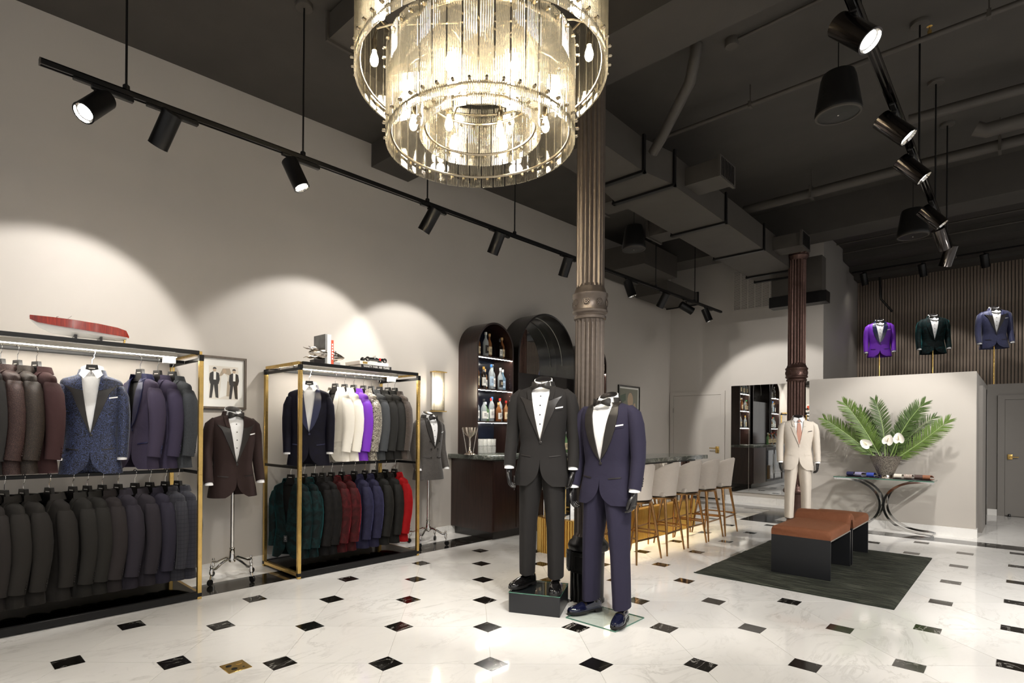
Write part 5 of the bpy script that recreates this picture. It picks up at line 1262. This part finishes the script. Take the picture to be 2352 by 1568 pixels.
bgp = shp([(.06, .06), (.74, .06), (.74, .64), (.06, .64)], plain('print_wall', '#8d8c7e', .8), 'print_sheet', .0122, ph)
shp([(.10, .06), (.70, .06), (.66, .22), (.54, .30), (.38, .30), (.2, .22)], PD, 'coat_shape', .0130, bgp); shp([(.38, .10), (.52, .10), (.50, .30), (.40, .30)], PW, 'shirt_shape', .0138, bgp)
shp([(.45+.105*cos(a), .42+.15*sin(a)) for a in [2*pi*q/20 for q in range(20)]], PS, 'face_shape', .0136, bgp); shp([(.45+.115*cos(a), .47+.12*sin(a)) for a in [pi*q/10 for q in range(11)]], plain('print_grey', '#8b857c', .8), 'hair_shape', .0134, bgp)
shp([(.44, .285), (.38, .315), (.38, .26), (.44, .28), (.46, .28), (.52, .26), (.52, .315), (.46, .285)], PD, 'bow_shape', .0146, bgp)
shp([(.07, .34), (.28, .42), (.28, .55), (.07, .50)], plain('print_green', '#6a7466', .8), 'sign_shape', .0126, bgp)
shp([(.56, .24), (.66, .26), (.63, .38), (.58, .36)], PS, 'hand_shape', .0139, bgp)
# ================================================================ BENCH ON RUG
m, nt, b = newmat('green_rug'); n = noise(nt, 3, 6, .7, .3, (1.0, 22, 1)); n2 = noise(nt, 260, 3, .6)
r = ramp(nt, n.outputs['Fac'], [(.36, srgb('#1b1d18')), (.50, srgb('#2e3029')), (.66, srgb('#6c6e60'))]); nt.links.new(r.outputs[0], b.inputs['Base Color'])
b.inputs['Roughness'].default_value = .85; b.inputs['Specular IOR Level'].default_value = .2; bump(nt, b, n2.outputs['Fac'], .5, .006); M_RUG = m
rug = thing('area_rug', 'dark green streaked pile rug under the velvet bench', 'rug', (-1.48, 6.57, .0005))
rg = MB(); nx, ny = 40, 60; w, l = .775, 1.24; random.seed(3)
top = [[(lerp(-w, w, i/nx)+random.uniform(-.002, .002), lerp(-l, l, j/ny)+random.uniform(-.002, .002), .014+random.uniform(-.0012, .0012) if 0 < i < nx and 0 < j < ny else .003) for i in range(nx+1)] for j in range(ny+1)]
rg.loft(top, closed=False); rg.b2(-w, w, -l, l, 0, .003); rg.build('pile', M_RUG, rug, 180)
for y in (-l, l): MB().tube([(lerp(-w, w, k/40), y, .005+.001*(k % 2)) for k in range(41)], .005, 6).build('bound_edge', plain('rug_binding', '#272c22', .9), rug)
VEL = velvet('rust_velvet', '#7d4e36', '#c08a66', .35)
bn = thing('velvet_bench', 'rust velvet double bench with black panel legs and a rolled middle', 'bench', (-1.487, 6.735, .0155))
hw = .247
PB = plain('bench_black', '#17181b', .4)
def seat_profile(y):
    """cushion top: flat, with the roll rising at the middle"""
    return .445+.085*max(0, 1-(y/.115)**2)**.5 if abs(y) < .115 else .445
secs = []
ysv = [-.865+.0, -.855, -.84]+[lerp(-.80, -.12, k/8) for k in range(9)]+[-.114, -.10, -.08, -.05, -.02, 0, .02, .05, .08, .10, .114]+[lerp(.12, .80, k/8) for k in range(9)]+[.84, .855, .865]
for y in ysv:
    zt = seat_profile(y); ed = min(1, (.865-abs(y))/.025); zt2 = zt-.022*(1-ed**.5); zb = .362 if abs(y) > .06 else .362+.10*(1-(y/.06)**2)**.5
    prof = [(-hw, zb), (-hw, zb+.01), (-hw, zt2-.022), (-hw+.008, zt2-.008), (-hw+.024, zt2)]+[(lerp(-hw+.024, hw-.024, q/8), zt2+.004*sin(pi*q/8)) for q in range(1, 8)]+[(hw-.024, zt2), (hw-.008, zt2-.008), (hw, zt2-.022), (hw, zb+.01), (hw, zb)]
    secs.append([(x, y, z) for x, z in prof])
MB().loft(secs, closed=True).build('cushion', VEL, bn, 50)
for y, ht in ((-.855, .3615), (-.058, .3615), (.036, .3615), (.843, .3615)): MB().b2(-hw+.001, hw-.001, y-.0105, y+.0105 if abs(y) > .5 else y+.020, 0, ht).build('panel_leg', PB, bn)
for y0, y1 in ((-.843, -.07), (.058, .831)): MB().b2(-hw+.012, hw-.012, y0, y1, .338, .3612).build('seat_board', PB, bn)
EDG = plain('bench_edge', '#a29a90', .3, .6)
for y0, y1 in ((-.862, -.06), (.06, .862)): MB().b2(hw-.0008, hw+.0015, y0, y1, .352, .3618).build('edge_trim', EDG, bn)
# ================================================================ CONSOLE TABLE
X0, X1, YF, YK, ZT = -1.94, -.825, 9.32, 9.70, .735
tb = thing('console_table', 'glass console table on crossed curved chrome legs against the partition', 'console table', ((X0+X1)/2, (YF+YK)/2, 0))
hx, hy = (X1-X0)/2, (YK-YF)/2
MB().b2(-hx, hx, -hy, hy, ZT-.012, ZT).build('glass_top', M_GLASS, tb)
for bx in ((-hx, hx, -hy-.0012, -hy-.0001), (-hx-.0012, -hx-.0001, -hy, hy), (hx+.0001, hx+.0012, -hy, hy)): MB().b2(bx[0], bx[1], bx[2], bx[3], ZT-.0118, ZT-.0002).build('glass_edge', M_GREDGE, tb)
def arc_leg(y, s):
    """a long C turned s: top end and foot end reach out, the waist touches the other C at the middle"""
    pts = []
    for k in range(33):
        a = lerp(-pi/2, pi/2, k/32); z = .375+.335*sin(a); x = s*(-.02-(hx-.12)*(1-cos(a)**.85)); pts.append((x, z))
    pts = [(s*(-hx+.01), .026)]+pts+[(s*(-hx+.01), ZT-.0285)]
    rings = []
    for k, (x, z) in enumerate(pts):
        p, q = pts[max(0, k-1)], pts[min(len(pts)-1, k+1)]; d = Vector((q[0]-p[0], q[1]-p[1])).normalized(); nn = Vector((-d.y, d.x))
        w = .014; rings.append([(x+nn.x*w, y-.0125, z+nn.y*w), (x+nn.x*w, y+.0125, z+nn.y*w), (x-nn.x*w, y+.0125, z-nn.y*w), (x-nn.x*w, y-.0125, z-nn.y*w)])
    return MB().loft(rings)
for y in (-hy+.05, hy-.05):
    for s in (-1, 1): arc_leg(y, s).build('curved_leg', M_CHROME, tb, 30)
for s in (-1, 1):
    MB().b2(min(s*(hx-.03), s*hx), max(s*(hx-.03), s*hx), -hy+.03, hy-.03, 0, .026).build('foot_bar', M_CHROME, tb)
    MB().b2(min(s*(hx-.03), s*hx), max(s*(hx-.03), s*hx), -hy+.03, hy-.03, ZT-.038, ZT-.0125).build('top_bar', M_CHROME, tb)
MB().b2(-.03, .03, -hy+.06, hy-.06, .36, .39).build('centre_bar', M_CHROME, tb)
# trays and folded neckties
TRAY = plain('tray_black', '#1a1715', .3)
for x0, x1, lb in ((-1.80, -1.44, 'low black tray under the blue and plum ties'), (-1.26, -.86, 'low black tray under the white and brown ties')):
    o = MB().rbox((0, 0, .006), (x1-x0, .25, .010), .003, 1).build('tie_tray', TRAY); o.location = ((x0+x1)/2, YF+.16, ZT+.0005); tag(o, lb, 'tray', 'tie trays')
def necktie(x, label, mat, mat2, rz=0):
    t = thing('folded_necktie', label, 'necktie', (x, YF+.15, ZT+.0125), rz, 'folded ties on the console table')
    def strip_(path, w, th, mt, nm):
        rings = []
        for k, (y, z) in enumerate(path):
            p, q = path[max(0, k-1)], path[min(len(path)-1, k+1)]; d = Vector((q[0]-p[0], q[1]-p[1])).normalized(); nn = Vector((-d.y, d.x))*th
            rings.append([(-w/2, y+nn.x, z+nn.y), (w/2, y+nn.x, z+nn.y), (w/2, y-nn.x, z-nn.y), (-w/2, y-nn.x, z-nn.y)])
        MB().loft(rings).build(nm, mt, t, 60)
    loop = [(.10, .004), (.02, .004), (-.06, .004)]+[(-.06-.026*sin(a), .030-.026*cos(a)) for a in [pi*k/10 for k in range(1, 11)]]+[(-.02, .056), (.03, .046), (.08, .026)]
    strip_(loop, .085, .003, mat, 'tie_blade')
    sp2 = [(-.05+.0, .012)]+[(-.05-.017*sin(a), .030-.017*cos(a)) for a in [pi*k/8 for k in range(1, 9)]]+[(.02, .040)]
    strip_(sp2, .06, .003, mat2, 'tie_tail')
tc = lambda n, c: cloth('tie_'+n, c, .5, nz=.15)
for x, lb, a, b2_ in ((-1.745, 'navy and rose folded tie at the left end of the console', tc('navy', '#2c2c4c'), tc('rose', '#8a5a55')), (-1.635, 'pale lilac folded tie, second on the console', tc('lilac', '#9591b0'), tc('plum', '#5a3c40')), (-1.515, 'bright blue folded tie left of the vase', tc('blue', '#3d4c9c'), tc('ink', '#24243c')),
                    (-1.205, 'off-white folded tie right of the vase', tc('white', '#d9d0c2'), tc('oat', '#b9ab98')), (-1.10, 'white dotted folded tie on the console', damask('tie_dotted', '#7b5a48', '#e9e2d6', 70, .6, 0), tc('tan', '#8b6a52')), (-1.0, 'dark brown folded tie on the console', tc('brown', '#4c3a34'), tc('dark', '#2d2320')), (-.90, 'rust-brown folded tie at the right end of the console', tc('rust', '#8a5c44'), tc('umber', '#3c2c26'))):
    necktie(x, lb, a, b2_, random.uniform(-.3, .3))
# ---- vase, palm and flowers
m, nt, b = newmat('crushed_silver'); n = noise(nt, 95, 3, .7); rr_ = ramp(nt, n.outputs['Fac'], [(.35, srgb('#3b3733')), (.62, srgb('#b5aca0'))]); nt.links.new(rr_.outputs[0], b.inputs['Base Color'])
b.inputs['Metallic'].default_value = .75; b.inputs['Roughness'].default_value = .32; bump(nt, b, n.outputs['Fac'], .9, .008); M_VASE = m
VX, VY, VZ = -1.36, 9.50, ZT+.0005
vs = thing('crushed_silver_vase', 'tapered crushed-silver vase with a pale foot on the console', 'vase', (VX, VY, VZ))
MB().lathe([(.085, .045), (.088, .05), (.105, .09), (.185, .295), (.195, .31), (.187, .31), (.175, .29), (.09, .07)], 40).build('vessel', M_VASE, vs)
MB().lathe([(.092, 0), (.094, .01), (.086, .03), (.082, .046)], 32).build('foot', SIL, vs)
PALM = plain('palm_green', '#566d2e', .42, nz=.35, nscale=9); PALM2 = plain('palm_green_dark', '#42562a', .42, nz=.35, nscale=9); RACH = plain('palm_rachis', '#8fa763', .5)
pm = thing('palm_arrangement', 'spray of long feathery green palm fronds in the silver vase', 'plant', (VX, VY, VZ+.26))
def frond(tip, bow, nl, lw, mat, seed, facing=-1):
    """tip: end of the rachis relative to the vase mouth; leaflets stand out flat to the viewer side"""
    rnd = random.Random(seed); tip = Vector(tip); mid = tip*.5+Vector(bow); P0 = Vector((tip.x*.06, 0, -.05)); pts = []
    for k in range(25):
        u = k/24; pts.append(P0*(1-u)**2+mid*2*u*(1-u)+tip*u*u)
    ra = MB().tube(pts, [lerp(.008, .0015, k/24) for k in range(25)], 6)
    lf = MB(); fwd = Vector((0, facing, .25)).normalized()
    for k in range(nl):
        u = lerp(.12, 1, (k+.5)/nl); i = min(23, int(u*24)); p = pts[i].lerp(pts[i+1], u*24-i) if i < 24 else pts[-1]; t = (pts[min(24, i+1)]-pts[i]).normalized()
        side = t.cross(fwd).normalized(); Lf = lw*(.30+.70*max(0, sin(pi*(.10+u*.82)))**.7)
        for s in (-1, 1):
            ang = rnd.uniform(.58, .78) if u < .9 else rnd.uniform(.3, .5)
            d = (t*cos(ang*1.25)+side*s*sin(ang*1.25)+fwd*rnd.uniform(.08, .28)).normalized(); wv = d.cross(fwd).normalized()*.0052
            droop = -fwd*Lf*.12
            a, c1, c2, e = p, p+d*Lf*.35, p+d*Lf*.75+droop*.5, p+d*Lf+droop*1.2
            lf.add([a-wv*.5, a+wv*.5, c1+wv, c1-wv, c2+wv*.7, c2-wv*.7, e], [(0, 1, 2, 3), (3, 2, 4, 5), (5, 4, 6)])
    f = lf.build('frond', mat, pm, 180); ra.build('rachis', RACH, f)
frond((-.73, -.02, .56), (-.10, -.02, .10), 74, .18, PALM, 1); frond((-.48, -.08, .79), (-.02, -.02, .12), 78, .19, PALM, 2)
frond((-.13, .02, .82), (.06, .02, .06), 70, .16, PALM2, 3); frond((.42, -.06, .76), (-.02, -.03, .12), 78, .19, PALM2, 4)
frond((.66, -.02, .53), (.08, -.04, -.02), 78, .18, PALM, 5); frond((-.32, .10, .70), (-.02, .03, .08), 64, .16, PALM2, 6); frond((.30, .10, .66), (.0, .05, .05), 64, .16, PALM, 7)
frond((-.60, .06, .42), (-.08, 0, .12), 46, .15, PALM2, 8); frond((.52, .06, .58), (.0, 0, .10), 46, .14, PALM2, 9)
SPA = plain('anthurium_white', '#f3efe6', .25, coat=.3); SPX = plain('spadix', '#e3cf9a', .5); STM = plain('stem_green', '#7c9a4c', .5)
for k, (x, z, rot, lb) in enumerate(((-.19, .225, .9, 'white anthurium at the left, tipped over'), (.045, .275, -.35, 'white anthurium in the middle'), (.165, .30, .05, 'white anthurium at the right'))):
    t = thing('anthurium_flower', lb+' of the palm spray', 'flower', (VX+x, VY-.16, VZ+.26+z-.02), 0, 'white flowers in the vase')
    grid = []
    for i in range(9):
        u = i/8; rad_ = .068*u; ring = []
        for q in range(28):
            a = 2*pi*q/28; hs = 1+.32*max(0, cos(a))**6-.45*max(0, -cos(a))**14; ring.append((rad_*hs*sin(a)*.92, -.006-.028*(u**2)*(.4+.6*abs(sin(a)))+.012*u, rad_*hs*cos(a)))
        grid.append(ring)
    sp3 = MB().loft(grid, True, False, False).build('spathe', SPA, t, 80); sp3.rotation_euler = (.15, -rot, 0)
    s3 = MB().tube([(0, -.010, -.005), (0, -.030, .025), (0, -.040, .052)], [.005, .0055, .003], 8).build('spadix', SPX, t); s3.rotation_euler = (.15, -rot, 0)
    MB().tube([(0, .002, -.01), (-x*.2, .04, -z*.45), (-x*.55, .10, -z-.04)], .004, 6).build('stem', STM, t)
# ================================================================ ORNAMENTS ON THE RACKS
RT = 1.9655
bo = thing('model_boat', 'polished red mahogany and white model speedboat on top of the large rack', 'model boat', (-4.76, .885, RT+.0005), 0)
MAH = wood('mahogany', '#5c140b', '#9c2c14', .12, 2, .8); HULLW = plain('hull_white', '#eceae6', .15, coat=.5)
def hull(rows, mat, nm, sh=.0):
    MB().loft([[(x, y, z) for x, z in [(-w, zt), (-w*1.02, zb), (w*1.02, zb), (w, zt)]] for y, w, zb, zt in rows]).build(nm, mat, bo, 30)
ST = [(-.30, .004, .112, .140), (-.26, .022, .094, .138), (-.18, .046, .082, .136), (-.06, .064, .072, .132), (.08, .070, .062, .124), (.20, .064, .054, .112), (.255, .054, .050, .098), (.275, .045, .048, .060)]
hull(ST, MAH, 'upper_hull')
low = [(-.30, .002, .110, .113), (-.25, .012, .060, .094), (-.18, .034, .030, .0825), (-.06, .054, .020, .0725), (.08, .060, .020, .0625), (.20, .058, .022, .0545), (.262, .054, .026, .0505)]
MB().loft([[(-w*1.0, y, zt), (-w*.9, y, lerp(zb, zt, .55)), (0, y, zb), (w*.9, y, lerp(zb, zt, .55)), (w*1.0, y, zt)] for y, w, zb, zt in low]).build('lower_hull', HULLW, bo, 35)
MB().tube([(0, -.302, .132), (0, -.275, .100), (0, -.245, .072)], .003, 6).build('bow_trim', M_CHROME, bo)
MB().loft([[(x, y, z) for x, z in ((-w, zt), (-w, zt+.004), (w, zt+.004), (w, zt))] for y, w, zt in ((-.10, .030, .1335), (.02, .045, .1285), (.12, .040, .121))]).build('seat_well', M_PAPER, bo)
ws_ = MB(); ws_.poly3([(-.045, -.10, .134), (.045, -.10, .134), (.038, -.075, .160), (-.038, -.075, .160)], (0, 1, .3), .003); ws_.build('windscreen', M_CHROME, bo)
MB().tube([(.0, -.15, .135), (.01, -.155, .146), (.02, -.145, .148)], .002, 6).build('deck_cleat', M_CHROME, bo)
for q in range(3): MB().rbox((.058, .13+q*.028, .098-q*.002), (.012, .018, .006), .002, 1).build('deck_vent', M_CHROME, bo)
for y in (-.05, .10): MB().loft([[(-.045, y-.008, 0), (.045, y-.008, 0), (.045, y-.008, .034), (0, y-.008, .022), (-.045, y-.008, .034)], [(-.045, y+.008, 0), (.045, y+.008, 0), (.045, y+.008, .034), (0, y+.008, .022), (-.045, y+.008, .034)]]).build('cradle', M_WOOD_D, bo, 20)
MB().tube([(.02, .05, .045), (.02, .25, .025)], .003, 6).build('prop_shaft', M_CHROME, bo); MB().lathe([(.018, -.004), (.018, .004)], 12, (.02, .25, .025), Matrix.Rotation(pi/2, 3, 'X')).build('propeller', M_BRASS, bo)
def book(label, loc, d, mat, rz=0, title=None, tsize=.02, tmat=None, lying=False, group='books on the smaller rack'):
    """d = (spine thickness, height, depth); spine faces +x when lying, or towards +x standing"""
    t = thing('book', label, 'book', loc, rz, group); th, h, dp = d
    if lying:   # spine along y
        m = MB(); m.b2(-dp, 0, -h/2, h/2, 0, .003); m.b2(-dp, 0, -h/2, h/2, th-.003, th); m.b2(-.003, 0, -h/2, h/2, .003, th-.003); m.build('cover', mat, t)
        MB().b2(-dp+.004, -.0031, -h/2+.004, h/2-.004, .0031, th-.0031).build('pages', M_PAPER, t)
        if title: o = obj('spine_title', text_mesh(title, tsize), t); o.data.materials.append(tmat); o.matrix_local = Matrix.Translation((.0006, 0, th/2)) @ Matrix(((0, 0, 1, 0), (1, 0, 0, 0), (0, 1, 0, 0), (0, 0, 0, 1)))
    else:       # spine faces +x, width th along y
        m = MB(); m.b2(-dp, 0, -th/2, -th/2+.003, 0, h); m.b2(-dp, 0, th/2-.003, th/2, 0, h); m.b2(-.003, 0, -th/2+.003, th/2-.003, 0, h); m.build('cover', mat, t)
        MB().b2(-dp+.004, -.0031, -th/2+.0031, th/2-.0031, .004, h-.004).build('pages', M_PAPER, t)
        if title: o = obj('spine_title', text_mesh(title, tsize), t); o.data.materials.append(tmat); o.matrix_local = Matrix.Translation((.0006, 0, h/2)) @ Matrix(((0, 0, 1, 0), (0, 1, 0, 0), (-1, 0, 0, 0), (0, 0, 0, 1)))
    return t
GCOV = plain('grey_cover', '#8b8a88', .5, nz=.3, nscale=12); RCOV = plain('red_cover', '#d5583a', .5)
book('tall grey-covered book with a white spine, standing between the rocket bookends', (-4.70, 2.79, RT), (.020, .285, .21), GCOV)
book('tall white book standing next to the grey-covered one', (-4.70, 2.822, RT), (.040, .285, .21), M_PAPER)
ob = book('orange-red book with white lettering standing beside the white one', (-4.70, 2.857, RT), (.026, .235, .19), RCOV)
for q in range(6): MB().b2(.0002, .0009, -.006, .006, .05+q*.027, .066+q*.027).build('spine_mark', M_PAPER, ob)
rk = thing('rocket_bookend', 'silver rocket tail bookend left of the standing books', 'bookend', (-4.74, 2.776, RT+.0005))
def rocket(t, sgn, fins):
    R = Matrix.Rotation(-pi/2*sgn, 3, 'X')
    if fins:
        MB().lathe([(.052, -.02), (.056, .0), (.052, .05), (.036, .10), (.018, .13), (.006, .145)], 20, (0, 0, .10), Matrix.Rotation(pi/2, 3, 'X')).build('rocket_body', SIL, t)
        for q in range(4):
            a = q*pi/2+pi/4; m = MB(); c, s = cos(a), sin(a)
            m.tube([(.045*c, -.06, .10+.045*s), (.062*c, -.11, .10+.062*s), (.055*c, -.15, .10+.055*s), (.072*c, -.175, .10+.072*s)], [.010, .009, .006, .002], 8); m.build('tail_fin', SIL, t)
        MB().b2(-.04, .04, -.11, -.012, 0, .035).build('base_block', M_WOOD_D, t)
    else:
        MB().lathe([(.050, -.015), (.052, 0), (.046, .04), (.030, .09), (.012, .125), (.003, .14)], 20, (0, 0, .085), Matrix.Rotation(-pi/2, 3, 'X')).build('rocket_nose', SIL, t)
        MB().lathe([(.016, 0), (.014, .012), (.002, .018)], 12, (0, .03, .128)).build('canopy', M_CHROME, t)
        MB().b2(-.035, .035, .0, .07, 0, .032).build('base_block', M_CHROME, t)
rocket(rk, -1, True); rk2 = thing('rocket_bookend', 'silver rocket nose bookend right of the standing books', 'bookend', (-4.76, 2.888, RT+.0005)); rocket(rk2, 1, False)
book('dark book lying at the bottom of the stack, spine lettered in white', (-4.685, 3.36, RT), (.036, .37, .27), plain('black_cover', '#242220', .5), lying=True, title='VANITY FAIR 100 YEARS', tsize=.030, tmat=M_PAPER)
wb = book('cream book lying on top of the dark lettered book', (-4.69, 3.335, RT+.0365), (.034, .35, .27), plain('cream_cover', '#efe8da', .5), lying=True)
o = MB().b2(.0002, .0008, -.14, -.085, .006, .028).build('spine_badge', M_BRASS, wb)
car = thing('model_car', 'black vintage model roadster with a red door panel on the lying books', 'model car', (-4.76, 3.375, RT+.071), 0)
CB = plain('car_black', '#0e0d0d', .08, coat=1)
prof = [(-.13, .012, .020, .030), (-.10, .024, .018, .046), (-.04, .030, .016, .052), (.02, .034, .016, .056), (.04, .034, .016, .046), (.07, .032, .016, .048), (.10, .026, .018, .056), (.13, .018, .022, .046), (.15, .008, .026, .034)]
MB().loft([[(w*cos(a), y, (zb+zt)/2+(zt-zb)/2*math.copysign(abs(sin(a))**.6, sin(a))) for a in [2*pi*k/16 for k in range(16)]] for y, w, zb, zt in prof]).build('car_body', CB, car, 50)
MB().rbox((.0335, .055, .036), (.004, .022, .026), .0015, 1).build('door_panel', plain('car_red', '#c32a22', .3), car)
MB().poly3([(-.024, -.0, .055), (.024, .0, .055), (.022, .008, .072), (-.022, .008, .072)], (0, 1, 0), .002).build('windscreen', M_CHROME, car)
for y in (-.105, .105):
    for s in (-1, 1):
        w = MB().lathe([(.018, -.007), (.024, -.006), (.026, 0), (.024, .006), (.018, .007)], 20, (s*.045, y, .0262), Matrix.Rotation(pi/2, 3, 'Y')).build('wheel', M_IRON_D, car)
        MB().lathe([(.016, .0072), (.013, .009), (.004, .0095), (.001, .012)], 12, (s*.045, y, .0262), Matrix.Rotation(s*pi/2, 3, 'Y')).build('hub_cap', M_CHROME, w)
    MB().tube([(-.045, y, .0262), (.045, y, .0262)], .003, 6).build('axle', M_CHROME, car)
